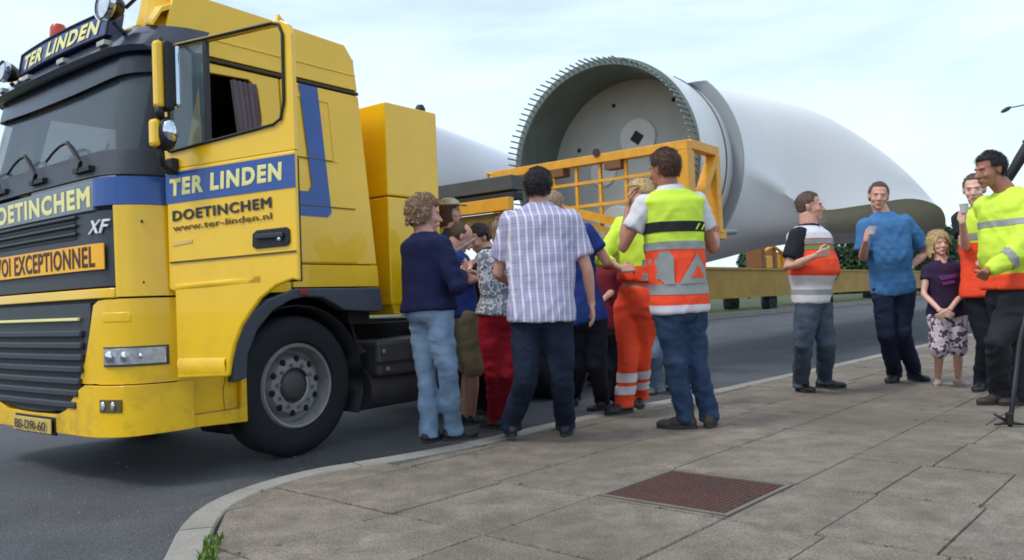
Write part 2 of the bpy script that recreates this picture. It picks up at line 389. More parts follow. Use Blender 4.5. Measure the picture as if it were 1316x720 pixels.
# slabs, clipped by the kerb
def clip(poly, p, n):
    out = []
    for i in range(len(poly)):
        a, b = poly[i], poly[(i + 1) % len(poly)]; da, db = (a - p) @ n, (b - p) @ n
        if da >= 0: out.append(a)
        if da * db < 0: out.append(a + (b - a) * da / (da - db))
    return out
pave = tag(thing('pavement', None, None, (0, 0, 0)), kind='structure')
COVER = (-2.325, -1.655, 3.145, 3.815)
rowsb = [-8 + .745 * i for i in range(60)]
rowsb = [b + (2.355 - rowsb[14]) + 0 for b in rowsb]   # row edge at b = 2.355
rr = random.Random(5)
def colsfor(bi):
    base = [-4.23, -3.63, -2.92, -2.33, -1.65, -1.22, -.80, -.20, .42, 1.02]
    x = base[:]; 
    while x[-1] < 30: x.append(x[-1] + .605)
    j = rr.uniform(-.06, .06)
    return [c + ((j + rr.uniform(-.02, .02)) if (c < -2.6 or c > -1.6) else 0) for c in x]
cells = []
for ri in range(len(rowsb) - 1):
    b0, b1 = rowsb[ri], rowsb[ri + 1]; cs = colsfor(ri)
    if b0 > 16.5: break
    for ci in range(len(cs) - 1):
        a0, a1 = cs[ci], cs[ci + 1]
        if abs((a0 + a1) / 2 + 1.99) < .1 and 2.9 < b0 < 3.3:   # the cover's cell: narrow strips round it
            for q in ((a0, a1, b0, COVER[2] - .012), (a0, a1, COVER[3] + .012, b1)):
                if q[3] - q[2] > .03: cells.append(q)
            continue
        cells.append((a0, a1, b0, b1))
G = .0034; rest = MB(); shown = 0
segs = [(inner[i], leftn(i, KQ)) for i in range(0, len(KQ), 1)]
def slab_poly(c):
    a0, a1, b0, b1 = c
    g0 = .010 if abs(b0 - 2.355) < .01 else .0065; g1 = .010 if abs(b1 - 2.355) < .01 else .0065; P = [ab(a0 + G, b0 + g0), ab(a1 - G, b0 + g0), ab(a1 - G, b1 - g1), ab(a0 + G, b1 - g1)]
    cen = sum(P) / 4
    near = sorted(segs, key=lambda s: np.linalg.norm(s[0] - cen))[:9]
    for p, n in near:
        if len(P) >= 3: P = clip(P, p, n)
    return P
cand = []
for c in cells:
    P = slab_poly(c)
    if len(P) < 3: continue
    cen = sum(P) / len(P)
    area = abs(sum(P[i][0] * P[(i + 1) % len(P)][1] - P[(i + 1) % len(P)][0] * P[i][1] for i in range(len(P)))) / 2
    if area < .004 or cen[0] > 28: continue
    infr = cen[1] > 2.0 and abs(cen[0]) / cen[1] < .72
    cand.append((0 if infr else 1, cen[1] + abs(cen[0]) * .3, P))
cand.sort(key=lambda q: (q[0], q[1]))
for k, (far_, d, P) in enumerate(cand):
    zt = rr.uniform(-.0025, .0025); tx, ty = rr.uniform(-.0025, .0025), rr.uniform(-.0025, .0025); cen = sum(P) / len(P); n = len(P)
    zz = lambda p: zt + (p[0] - cen[0]) * tx + (p[1] - cen[1]) * ty
    top = []; mid = []; bot = []
    for i, p in enumerate(P):
        q = p + (cen - p) * (.005 / (np.linalg.norm(cen - p) + 1e-6)) 
        top.append((q[0], q[1], zz(p))); mid.append((p[0], p[1], zz(p) - .006)); bot.append((p[0], p[1], -.05))
    vs = top + mid + bot
    fs = [tuple(range(n))] + [(i, i + n, (i + 1) % n + n, (i + 1) % n) for i in range(n)] + [(i + n, i + 2 * n, (i + 1) % n + 2 * n, (i + 1) % n + n) for i in range(n)]
    if k < 285 and not far_: obj('slab', (vs, fs), SLAB, pave)
    else: rest.add(vs, fs)
tag(obj('outlying_slabs', rest, SLAB, pave), kind='stuff')
# inspection cover
cv = thing('inspection_cover', 'square rusty brown iron inspection cover set flush in the pavement slabs', 'manhole cover', ab((COVER[0] + COVER[1]) / 2, (COVER[2] + COVER[3]) / 2, 0), math.atan2(E1[1], E1[0]))
hw = .335
fr = MB()
for s in (-1, 1): fr.box(-hw, hw, s * hw - (.02 if s > 0 else 0), s * hw + (.02 if s < 0 else 0), -.04, .004); fr.box(s * hw - (.02 if s > 0 else 0), s * hw + (.02 if s < 0 else 0), -hw + .02, hw - .02, -.04, .004)
obj('cover_frame', fr, mat('cover_frame_iron', srgb(112, 104, 96), .7, var=.2), cv)
pl = MB().box(-hw + .024, hw - .024, -hw + .024, hw - .024, -.04, -.002)
for i in range(22):
    for j in range(22):
        x = -hw + .045 + i * (2 * hw - .09) / 21; y = -hw + .045 + j * (2 * hw - .09) / 21
        pl.box(x - .008, x + .008, y - .004, y + .004, -.003, .002)
obj('plate', pl, RUST, cv)
# grass tuft at the kerb
gt = MB(); random.seed(11)
for k in range(420):
    i = random.uniform(9.5, 14.2); j = int(i); p = KQ[j] * (1 - (i - j)) + KQ[j + 1] * (i - j)
    dens = math.exp(-((i - 11.8) / 1.7) ** 2)
    if random.random() > dens: continue
    p = p + leftn(j, KQ) * (KW + random.uniform(-.015, .05)); a = random.uniform(0, 2 * PI); h = random.uniform(.012, .04); w = random.uniform(.003, .007)
    dx, dy = math.cos(a), math.sin(a); ln = random.uniform(.2, .9) * h
    b0 = p + np.array([-dy * w, dx * w, -.004]); b1 = p + np.array([dy * w, -dx * w, -.004]); mid = p + np.array([dx * ln * .5, dy * ln * .5, h * .7]); tp = p + np.array([dx * ln, dy * ln, h])
    gt.add([b0, b1, mid + np.array([dy * w * .8, -dx * w * .8, 0]), mid + np.array([-dy * w * .8, dx * w * .8, 0]), tp], [(0, 1, 2, 3), (3, 2, 4)])
tag(obj('grass_tuft', gt, mat('fresh_grass', srgb(92, 120, 44), .8, var=.3, vscale=40), recalc=False), 'small bright green grass tuft growing along the inside of the curved kerb', 'grass', kind='stuff')

# moss and small litter in the joints
ms = MB(); rm_ = random.Random(21)
for k in range(260):
    c = cand[rm_.randrange(min(len(cand), 120))][2]; i = rm_.randrange(len(c)); t = rm_.random(); p = c[i] * (1 - t) + c[(i + 1) % len(c)] * t
    for _ in range(rm_.randint(3, 9)):
        q = p + np.array([rm_.gauss(0, .012), rm_.gauss(0, .012), .0]); a = rm_.uniform(0, PI); s_ = rm_.uniform(.002, .006)
        ms.add([q + (math.cos(a) * s_, math.sin(a) * s_, 0), q + (-math.cos(a) * s_, -math.sin(a) * s_, 0), q + (0, 0, s_ * 1.4)], [(0, 1, 2)])
tag(obj('joint_moss', ms, mat('dull_moss', srgb(84, 86, 54), .9, var=.3, vscale=30), recalc=False), 'thin dull moss growing in the joints between the pavement slabs', 'moss', kind='stuff')
gv = MB()
for k in range(420):
    x, y = rm_.uniform(-4, 3), rm_.uniform(2.6, 9); s_ = rm_.uniform(.002, .006) * (1 + y * .06); z0 = RZ if (x < -1.6 or (y > 5 and x < y - 6.4)) else None
    if z0 is None: continue
    gv.ellipsoid((x, y, z0 + s_ * .4), (s_, s_ * .8, s_ * .6), 5, 3)
tag(obj('road_grit', gv, mat('grit', srgb(140, 138, 134), .9), recalc=False), 'loose pale grit scattered on the asphalt by the kerb', 'grit', kind='stuff')

# ------------------------------------------------------------------ far vegetation
LEAF = mat('far_foliage', srgb(56, 84, 50), .9, var=.45, vscale=.9)
LEAF2 = mat('far_foliage_blue_green', srgb(58, 88, 72), .9, var=.35, vscale=.9)
LEAFD = mat('hedge_foliage', srgb(62, 84, 56), .9, var=.4, vscale=1.5)
def leafmass(mb, c, r, n, ls, rnd):
    for _ in range(n):
        u = rnd.gauss(0, 1), rnd.gauss(0, 1), rnd.gauss(0, 1); L = math.sqrt(sum(q * q for q in u)) + 1e-6
        k = rnd.uniform(.55, 1.08) / L; p = np.array([c[0] + u[0] * k * r[0], c[1] + u[1] * k * r[1], c[2] + u[2] * k * r[2]])
        a = np.array([rnd.gauss(0, 1) for _ in range(3)]); a /= np.linalg.norm(a); b = np.cross(a, [rnd.gauss(0, 1) for _ in range(3)]); b /= np.linalg.norm(b) + 1e-6
        s = ls * rnd.uniform(.5, 1.3); mb.add([p - a * s, p + b * s * .6, p + a * s, p - b * s * .6], [(0, 1, 2, 3)])
rd = random.Random(4); tl = MB()
for i in range(150):
    s = -60 + i * 2.0; t = 70 + rd.uniform(-6, 6); p = far(s, t, 0); h = rd.uniform(1.6, 2.6) * (1 + .25 * math.sin(i * .7))
    leafmass(tl, (p[0], p[1], h * .55 - .3), (2.2, 2.2, h * .6), 90, .5, rd)
tag(obj('distant_treeline', tl, LEAF, recalc=False), 'far-off low green belt of trees along the horizon', 'trees', kind='stuff')
def tree(name, label, px, Y, h, w, n, lf, group=None):
    b = at(px, 372, Y); t = thing(name, label, 'tree', (b[0], b[1], -.3), 0, group)
    rdd = random.Random(int(px)); tr = MB().tube([(0, 0, 0), (.05, .03, h * .3), (0, .05, h * .6)], [.03 * h, .022 * h, .01 * h], 8)
    for k in range(5):
        a = k * 1.3; tr.tube([(0, 0, h * (.25 + .06 * k)), (math.cos(a) * w * .3, math.sin(a) * w * .3, h * (.45 + .07 * k))], [.014 * h, .005 * h], 6)
    obj('trunk', tr, mat('bark', srgb(70, 60, 50), .9), t)
    cr_ = MB()
    for k in range(12):
        a = rdd.uniform(0, 2 * PI); q = rdd.uniform(0, .62) * w * .5; z = h * rdd.uniform(.3, .85)
        leafmass(cr_, (math.cos(a) * q, math.sin(a) * q, z), (w * .24, w * .24, h * .16), n // 12, .045 * h, rdd)
    obj('crown', cr_, lf, t, recalc=False); return t
tree('tree', 'small bluish green tree standing between the crane parts and the vest wearer', 962, 90, 5.8, 4.6, 2600, LEAF2)
tree('tree', 'dark green tree just left of the man holding a cup near the right edge', 1222, 92, 8.6, 7.5, 3600, LEAFD, None)
tree('tree', 'dark tree tucked right beside the hi-vis jacket at the right', 1246, 88, 8.2, 6.0, 3000, LEAFD, None)
hg = MB(); hd = random.Random(9)
for i in range(60):
    x = 1062 + i * 2.7; Y = 84 + hd.uniform(-1, 1); b = at(x, 372, Y); top = 5.7 + hd.uniform(-.25, .25)
    leafmass(hg, (b[0], b[1], top * .5 - .2), (1.4, 1.4, top * .52), 260, .28, hd)
tag(obj('hedge', hg, LEAFD, recalc=False), 'tall dark green hedge behind the yellow trailer beam and the man in blue', 'hedge', kind='stuff')

# ------------------------------------------------------------------ the truck (local x: rearwards, y: towards its right side, z: up from the road)
TA = math.radians(52.3)
UX = np.array([math.cos(TA), math.sin(TA), 0]); WY = np.array([-math.sin(TA), math.cos(TA), 0])
T0 = np.array([-2.382, 4.791, RZ])
truck = thing('truck', 'big yellow and blue heavy haulage truck cab with its driver door standing open', 'truck', T0, TA)
CWD = 2.46   # cab width
PLAN = [(.0, .44), (.004, .40), (.02, .31), (.05, .24), (.09, .175), (.15, .125), (.22, .092), (.3, .072), (.45, .062), (.7, .056), (1.17, .05)]
PW = [p[0] for p in PLAN]; PU = [p[1] for p in PLAN]
def plan_u(w): return float(np.interp(min(w, CWD - w), PW, PU))
def fu(w, z):
    q = abs(w - CWD / 2) / (CWD / 2)
    lean = max(0, min(1.35, (z - 1.95) / .9)) * .22
    return plan_u(w) + lean
def wsamp(w0, w1, n=10):
    s = {round(w0, 4), round(w1, 4)}
    for p in PW:
        for q in (p, CWD - p):
            if w0 < q < w1: s.add(round(q, 4))
    for i in range(n): s.add(round(w0 + (w1 - w0) * i / (n - 1), 4))
    s = sorted(s); out = [s[0]]
    for q in s[1:]:
        if q - out[-1] > .002: out.append(q)
    return out
def inset(z): return max(0, .1 * (z - 1.2) / 2.0)
def fpatch(name, w0, w1, z0, z1, off, material, thick=.03, parent=truck, nz=5, zf0=None, zf1=None, **k):
    """patch on the curved cab front between w0..w1; z limits may depend on w; off > 0 stands proud"""
    ws = wsamp(w0, w1); P = []
    for w in ws:
        a = zf0(w) if zf0 else z0; b = zf1(w) if zf1 else z1
        dF = (fu(w + .004, a) - fu(w - .004, a)) / .008; nl = math.hypot(1, dF); ox, ow = -off / nl, off * dF / nl
        P.append([(fu(w, a + (b - a) * j / (nz - 1)) + ox, ow + w + (inset(a + (b - a) * j / (nz - 1)) if w < .3 else (-inset(a + (b - a) * j / (nz - 1)) if w > CWD - .3 else 0)) * (1 if w < .3 else 1) * max(0, 1 - min(w, CWD - w) / .3), a + (b - a) * j / (nz - 1)) for j in range(nz)])
    return obj(name, MB().grid(P, thick=(thick, 0, 0)), material, parent, smooth='auto', bevel=k.get('bevel', .006))
def spanel(name, pts, material, W=0.0, thick=.03, parent=truck, bevel=.006):
    """flat outline (x, z) on the cab's left side; W > 0 set further in"""
    return obj(name, MB().poly([(x, W + inset(z), z) for x, z in pts], (0, thick, 0)), material, parent, bevel=bevel)
# side of the cab
spanel('side_panel', [(1.31, 1.41), (2.135, 1.41), (2.06, 2.77), (1.31, 2.77)], YEL)
spanel('side_skirt', [(1.31, 1.235), (2.145, 1.235), (2.14, 1.402), (1.31, 1.402)], YEL, W=-.004)
spanel('locker_door', [(1.34, 1.42), (1.93, 1.42), (1.93, 1.83), (1.34, 1.83)], YEL, W=-.007, bevel=.004)
spanel('side_recess', [(1.42, 2.70), (1.78, 2.70), (1.80, 2.2), (1.76, 2.2), (1.74, 2.66), (1.44, 2.66)], YEL, W=-.006, thick=.01, bevel=.003)
spanel('drip_rail', [(.42, 2.78), (2.07, 2.78), (2.06, 2.805), (.42, 2.805)], mat('drip_rail_shadow_gap', srgb(60, 44, 22), .6), W=-.004)
spanel('roof_side', [(.40, 2.815), (2.055, 2.815), (2.03, 3.06), (1.95, 3.17), (1.42, 3.19), (1.33, 3.27), (1.31, 3.20), (.52, 3.22)], YEL)
spanel('roof_crease', [(.5, 2.93), (2.04, 2.93), (2.04, 2.945), (.5, 2.945)], YEL, W=-.006, thick=.01, bevel=.003)
# blue L-shaped stripe
spanel('blue_stripe', [(1.47, 2.765), (1.64, 2.765), (1.70, 1.80), (1.66, 1.765), (1.335, 1.765), (1.335, 1.95), (1.50, 1.95), (1.53, 2.0)], BLUE, W=-.0115, thick=.004, bevel=0)
spanel('stripe_seam', [(1.36, 2.2), (1.75, 2.2), (1.75, 2.208), (1.36, 2.208)], mat('panel_gap', srgb(92, 74, 28), .7), W=-.013, thick=.004, bevel=0)
spanel('stripe_seam', [(1.33, 1.84), (1.94, 1.84), (1.94, 1.848), (1.33, 1.848)], mat('panel_gap', srgb(92, 74, 28), .7), W=-.013, thick=.004, bevel=0)
# frame round the door opening
spanel('door_frame', [(.42, 1.2), (1.305, 1.2), (1.305, 2.772), (.42, 2.772), (.42, 2.15), (.66, 2.15), (.66, 2.70), (1.05, 2.715), (1.12, 2.66), (1.14, 2.45), (1.10, 2.1), (1.1, 1.3), (.44, 1.3), (.42, 1.25)], YEL, W=.012)
spanel('pillar_post', [(.40, 1.2), (.46, 1.2), (.46, 2.77), (.40, 2.77)], YEL, W=.008)
# shell: right side, back, roof, floor, inner
yr = lambda z: CWD - inset(z) - .03
rw = lambda nm, pts: obj(nm, MB().poly([(x, yr(z), z) for x, z in pts], (0, .03, 0)), YEL, truck)
rw('right_side_wall', [(.44, 1.0), (2.14, 1.0), (2.11, 2.08), (.44, 2.08)])
rw('right_side_wall', [(1.22, 2.082), (2.11, 2.082), (2.06, 3.1), (1.22, 3.19)])
rw('right_side_wall', [(.44, 2.75), (1.218, 2.75), (1.218, 3.19), (.5, 3.2)])
rw('right_pillar', [(.42, 2.082), (.50, 2.082), (.56, 2.748), (.44, 2.748)])
obj('right_window', MB().poly([(x, yr(z) + .01, z) for x, z in [(.50, 2.083), (1.217, 2.083), (1.217, 2.747), (.56, 2.747)]], (0, .006, 0)), SIDEG, truck)
obj('rear_wall', MB().poly([(2.10, .032, 1.235), (2.10, CWD - .035, 1.235), (2.03, CWD - .13, 3.08), (2.03, .125, 3.08)], (.03, 0, 0)), YEL, truck)
ps = MB(); g = []
for x in (.36, .42, .55, .8, 1.31, 1.6, 1.95, 2.03):
    zt = {.36: 3.02, .42: 3.12, .55: 3.19}.get(x, 3.2 if x < 1.9 else (3.16 if x < 2 else 3.05)); row = []
    zc = float(np.interp(x, [.36, .55, .8, 1.31, 1.6, 1.95, 2.03], [2.90, 2.95, 3.02, 3.14, 3.17, 3.15, 3.04]))
    for j in range(31):
        w = .10 + (CWD - .20) * j / 30; q = abs(j - 15) / 15; e_ = min(1, max(0, (q - .80) / .1)); e_ = e_ * e_ * (3 - 2 * e_)
        row.append((x, w, zc * (1 - e_) + zt * e_ - .05 * q ** 8))
    g.append(row)
ps.grid(g, thick=(0, 0, -.03)); obj('roof', ps, YEL, truck, smooth='auto')
fpatch('roof_front', .02, CWD - .02, 2.90, 2.99, -.03, YEL, nz=4)
for a_, b_ in ((.06, .33), (CWD - .33, CWD - .06)): fpatch('roof_corner', a_, b_, 2.93, 3.2, -.04, YEL, nz=6)
obj('cab_interior', MB().box(.44, 2.06, .16, CWD - .16, 1.18, 1.2).box(2.0, 2.06, .16, CWD - .16, 1.2, 2.95).box(.5, 2.0, .16, CWD - .16, 2.95, 2.98).box(.40, .75, .12, CWD - .12, 1.2, 2.02), CABIN, truck)
# driver seat, wheel, curtain, papers in the window
for wy in (.62, 1.72):
    s = MB().box(1.05, 1.55, wy - .25, wy + .25, 1.65, 1.8); s.box(1.45, 1.6, wy - .24, wy + .24, 1.75, 2.45); s.box(1.46, 1.58, wy - .13, wy + .13, 2.46, 2.68)
    obj('seat', s, CABIN, truck, bevel=.04)
sw = MB(); ring = [(.80 + .10 * math.cos(a) * 1.0, .62 + .23 * math.sin(a), 2.10 + .14 * math.cos(a)) for a in [2 * PI * i / 24 for i in range(25)]]
sw.tube(ring, .014, 8, cap=False); sw.beam((.80, .40, 2.10), (.80, .84, 2.10), .03, .02); sw.beam((.8, .62, 2.1), (.62, .62, 1.95), .05, .05)
obj('steering_wheel', sw, BLACK, truck)
cu = MB(); g = []
for i in range(22):
    t = i / 21; x = .92 + .2 * t; g.append([(x - .10 * (1 - k / 8) ** 1 + .0 * k, .085 + .018 * math.sin(t * 34), 2.68 - .55 * k / 8) for k in range(9)])
g = [[(.90 + .20 * (i / 21) + .07 * k / 8 * (1 - .3 * i / 21), .09 + .02 * math.sin(i / 21 * 30), 2.69 - .56 * k / 8) for k in range(9)] for i in range(22)]
cu.grid(g); obj('curtain', cu, CURTAIN, truck, smooth=True)
for w, z, a, b in ((1.50, 2.27, .10, .12),):
    obj('window_card', MB().poly([(.47, w - a, z - b), (.47, w + a, z - b), (.52, w + a * .9, z + b * .9), (.52, w - a * .7, z + b * .7)], (.004, 0, 0)), SHEET, truck)
obj('dash_trinket', MB().tube([(.5, .82, 2.13), (.48, .92, 2.24), (.5, 1.0, 2.2), (.49, .93, 2.14), (.48, 1.12, 2.16), (.5, 1.02, 2.33)], .012, 6), SHEET, truck)
# windscreen
fpatch('windscreen', .06, CWD - .06, 2.12, 2.80, -.012, WSG, thick=.008, nz=8, bevel=0)
fpatch('sun_blind', .05, CWD - .05, 2.60, 2.80, .025, mat('sun_blind_dark', srgb(20, 24, 40), .25), thick=.008, nz=4, bevel=0, zf0=lambda w: 2.64 - .05 * (1 - (abs(w - 1.17) / 1.17) ** 2))
for s in (0, 1):
    fpatch('windscreen_pillar', (.0 if s == 0 else CWD - .075), (.075 if s == 0 else CWD), 1.96, 2.80, .002, mat('pillar_dark', srgb(48, 50, 58), .4), thick=.05, nz=8)
fpatch('wiper_cowl', .01, CWD - .01, 1.958, 2.125, .006, PLASTIC, nz=4)
for wp in (.50, 1.14, 1.78):
    w_ = MB(); P = []
    for k in range(8):
        t = k / 7; w = wp - .05 + .52 * t; z = 2.06 + .17 * math.sin(PI * t * .85) ** 1; P.append((fu(min(w, CWD - .05), z) - .045, w, z))
    w_.tube(P, .009, 6); w_.tube([(fu(wp, 2.03) - .03, wp, 2.0), P[0], ((P[3][0]) - .012, P[3][1], P[3][2] + .01)], .013, 6)
    w_.box(fu(wp, 2.03) - .04, fu(wp, 2.03) + .0, wp - .16, wp + .06, 2.0, 2.03)
    obj('wiper', w_, BLACK, truck)
# visor
vg_ = []
for w in wsamp(.0, CWD, 24):
    q = abs(w - CWD / 2) / (CWD / 2); f0 = fu(w, 2.8); bow = .035 * (1 - q ** 4)
    vg_.append([(f0 + .03, w + (.06 if w < .2 else -.06 if w > CWD - .2 else 0) * max(0, 1 - min(w, CWD - w) / .2), 2.795), (f0 - bow - .05, w, 2.77), (f0 - bow - .075, w, 2.80), (f0 - bow + .0, w, 2.885), (f0 - .02 * (1 - q) + .03, w, 2.945)])
obj('sun_visor', MB().grid(vg_, thick=(.02, 0, 0)), VISOR, truck, smooth='auto', angle=60)
for wv in (.42, .98, 1.55, 2.05):
    obj('marker_light', MB().box(fu(wv, 2.8) - .10, fu(wv, 2.8) - .05, wv - .05, wv + .05, 2.835, 2.865), mat('clear_marker', srgb(170, 172, 160), .2), truck)
# roof sign
def wsign(x, y, z): w = 1.86 - x; return (.225 + .03 * (abs(w - 1.17) / .7) ** 2 - z + .03 * (y / .17), w, 2.94 + y)
sg = []
for i in range(21):
    w = .50 + 1.40 * i / 20; sg.append([tuple(np.array(wsign(1.86 - w, y, 0)) + np.array([.0, 0, 0])) for y in (0, .06, .12, .175)])
sb = obj('roof_sign', MB().grid(sg, thick=(.10, 0, 0)), NAVY, truck, smooth='auto', bevel=.008)
bd = MB(); ring = [tuple(np.array(sg[i][0]) + (-.004, 0, 0)) for i in range(21)] + [tuple(np.array(sg[-1][k]) + (-.004, 0, 0)) for k in (1, 2)] + [tuple(np.array(sg[20 - i][3]) + (-.004, 0, 0)) for i in range(21)] + [tuple(np.array(sg[0][k]) + (-.004, 0, 0)) for k in (2, 1, 0)]
bd.tube(ring, .009, 6, cap=False); obj('sign_border', bd, BLACK, sb)
letters('lettering', 'TER LINDEN', .112, 1.22, CREAM, sb, lambda x, y, z: wsign(x + .05, y + .03, z + .004), fat=.045, shear=.18)
# beacon and lamps on the roof
def beacon(x, y, z):
    b = obj('beacon', MB().lathe([(0.0, .0), (.062, 0), (.062, .015), (.058, .10), (.045, .125), (0, .13)], (x, y, z), 'z', 20), BEACON, truck, smooth='auto')
    obj('beacon_base', MB().lathe([(0, -.08), (.045, -.08), (.07, -.02), (.07, .0), (0, .0)], (x, y, z), 'z', 20), BLACK, b)
beacon(.45, 1.66, 3.21)
def spot(x, y, z, r=.105):
    bowl = MB().lathe([(.01, .11), (r * .55, .10), (r * .9, .05), (r, .0), (r * 1.04, -.012), (r * .95, -.022), (r * .93, -.01)], (0, 0, 0), 'x', 28)
    R = Matrix.Translation((x, y, z)) @ Matrix.Rotation(.10, 4, 'Y')
    o = obj('spot_lamp', ([tuple(R @ Vector(v)) for v in bowl.v], bowl.f), mat('lamp_shell_black', srgb(30, 30, 34), .35), truck, smooth='auto')
    rim = MB().lathe([(r * .92, -.012), (r * 1.06, -.02), (r * 1.07, .01), (r, .02)], (0, 0, 0), 'x', 28)
    obj('lamp_rim', ([tuple(R @ Vector(v)) for v in rim.v], rim.f), CHROME, o, smooth='auto')
    gl = MB().lathe([(0, -.028), (r * .5, -.024), (r * .94, -.008)], (0, 0, 0), 'x', 28)
    obj('lamp_lens', ([tuple(R @ Vector(v)) for v in gl.v], gl.f), LAMPG, o, smooth=True)
    obj('lamp_bracket', MB().tube([(x + .05, y, z - r), (x + .1, y - .03, z - .17)], .016, 8), BLACK, o); obj('lamp_bracket', MB().tube([(x + .09, y - .08, z - .02), (x + .12, y - .15, z + .03)], .012, 6), BLACK, o)
spot(.17, .33, 3.08); spot(.2, 2.03, 3.0, .08)
# waist band with lettering, corner panels, upper grille
for s in (0, 1):
    a, b = (.0, .33) if s == 0 else (CWD - .33, CWD)
    fpatch('blue_band', a, b, 1.768, 1.945, .012, BLUE, nz=4)
pb = fpatch('lettering_panel', .335, CWD - .335, 1.745, 1.93, .008, GREYPANEL, nz=4)
def wfront(x0, z0, off):
    return lambda x, y, z: (fu(x0 - x, z0 + y) - off - z, x0 - x, z0 + y)
letters('lettering', 'DOETINCHEM', .135, 1.62, CREAM, pb, wfront(1.985, 1.768, .009), fat=.045)
for s in (0, 1):
    a, b = (.0, .165) if s == 0 else (CWD - .165, CWD)
    c = fpatch('corner_panel', a, b, 1.195, 1.765, .016, YEL, nz=6, bevel=.01)
    for zz in (1.28, 1.66):
        wv = .05 if s == 0 else CWD - .05; mm = MB().ellipsoid((fu(wv, zz) - .017, wv, zz), (.006, .011, .011), 10, 6); obj('screw', mm, CHASSIS, c)
gp = fpatch('upper_grille', .17, CWD - .17, 1.262, 1.742, -.005, PLASTIC, nz=6)
for zz, h in ((1.685, .022), (1.63, .022), (1.58, .02)):
    fpatch('grille_slot', .58, CWD - .58, zz, zz + h, -.0, BLACK, thick=.012, parent=gp, nz=2, bevel=.003)
for zz in (1.712, 1.658, 1.606):
    fpatch('grille_slat', .55, CWD - .55, zz, zz + .02, .018, PLASTIC, thick=.02, parent=gp, nz=2, bevel=.005)
letters('badge_lettering', 'XF', .085, .215, WHITE, gp, wfront(.408, 1.598, .0), fat=.02, shear=.35, depth=.01)
wp = fpatch('warning_plate', .235, CWD - .10, 1.372, 1.534, .018, ORPLATE, thick=.006, nz=3, bevel=0)
letters('lettering', 'CONVOI EXCEPTIONNEL', .134, 1.87, mat('plate_lettering', srgb(66, 26, 24), .5), wp, wfront(2.18, 1.389, .019), fat=.022)
fpatch('lower_trim', .17, CWD - .17, 1.19, 1.252, .022, YEL, nz=3)
# lower grille
zl = lambda w: np.interp(min(w, CWD - w), [.39, .43, .50, .60, .70, .84, 1.17], [1.10, .90, .72, .58, .50, .462, .452])
lg = fpatch('lower_grille', .39, CWD - .39, 0, 0, .012, PLASTIC, nz=8, zf0=zl, zf1=lambda w: 1.165, bevel=0)
for k in range(7):
    zz = .995 - k * .076; e = .47 + max(0, .80 - zz) * .34
    fpatch('grille_slat', e, CWD - e, zz - .042, zz, .042, PLASTIC, thick=.03, parent=lg, nz=3, bevel=.008)
    fpatch('grille_slot', e + .01, CWD - e - .01, zz - .07, zz - .045, .0135, BLACK, thick=.003, parent=lg, nz=2, bevel=0)
fpatch('chrome_strip', .50, CWD - .50, 1.056, 1.076, .04, CREAM, thick=.02, parent=lg, nz=2, bevel=.004)
fpatch('bonnet_gap', .03, CWD - .03, 1.165, 1.192, -.02, BLACK, nz=2, bevel=0)
# headlight panels
for s in (0, 1):
    M = (lambda w: w) if s == 0 else (lambda w: CWD - w)
    zA = lambda w: np.interp(min(w, CWD - w), [0, .3, .36, .39, .45, .55], [.655, .655, .66, .655, .655, .655])
    zB = lambda w: np.interp(min(w, CWD - w), [0, .27, .335, .385, .40, .44, .50, .55], [1.182, 1.182, 1.168, 1.12, 1.0, .86, .74, .67])
    a, b = (.0, .53) if s == 0 else (CWD - .53, CWD)
    hp = fpatch('headlight_panel', a, b, 0, 0, .014, YEL, nz=7, zf0=zA, zf1=zB, bevel=.008)
    a, b = (.016, .255) if s == 0 else (CWD - .255, CWD - .016)
    hb = fpatch('headlight', a, b, .765, .888, .024, mat('headlight_shell', srgb(70, 66, 66), .4), thick=.02, parent=truck, nz=5, bevel=.012)
    a, b = (.018, .245) if s == 0 else (CWD - .245, CWD - .018)
    fpatch('lamp_lens', a, b, .778, .876, .032, LAMPG, thick=.008, parent=hb, nz=5, bevel=.006)
    for wv, r in ((.195, .040), (.115, .036), (.055, .022)):
        obj('reflector', MB().ellipsoid((fu(M(wv), .82) - .040, M(wv) - (.0 if s else .0), .825), (.012, r, r), 14, 8), CHROME, hb, smooth=True)
    a, b = (.10, .26) if s == 0 else (CWD - .26, CWD - .10)
    fpatch('panel_recess', a, b, 1.04, 1.10, .017, YEL, thick=.01, parent=hp, nz=3, bevel=.005)
# bumper
zb1 = lambda w: np.interp(min(w, CWD - w), [0, .50, .56, .66, .78, 1.17], [.648, .648, .60, .50, .447, .44])
zb0 = lambda w: np.interp(min(w, CWD - w), [0, .1, .4, 1.17], [.345, .335, .325, .325])
bp = fpatch('bumper', 0, CWD, 0, 0, .03, YEL, thick=.06, nz=7, zf0=zb0, zf1=zb1, bevel=.015)
for s in (0, 1):
    a, b = (.145, .285) if s == 0 else (CWD - .285, CWD - .145)
    fl = fpatch('fog_lamp', a, b, .485, .565, .036, mat('fog_recess', srgb(96, 78, 30), .6), thick=.006, nz=3, bevel=.003)
    for wv in (.18, .25):
        ww = wv if s == 0 else CWD - wv
        obj('lamp_lens', MB().ellipsoid((fu(ww, .52) - .037, ww, .525), (.008, .026, .03), 12, 8), LAMPG, fl, smooth=True)
npf = fpatch('number_plate_holder', .845, 1.475, .305, .425, .036, BLACK, thick=.015, nz=2, bevel=.004)
npp = fpatch('number_plate', .868, 1.452, .317, .413, .056, mat('plate_yellow', srgb(206, 178, 92), .5), thick=.008, nz=2, bevel=.002)
letters('lettering', 'BS-DR-60', .062, .48, DKLET, npp, wfront(1.40, .334, .066), fat=.01)
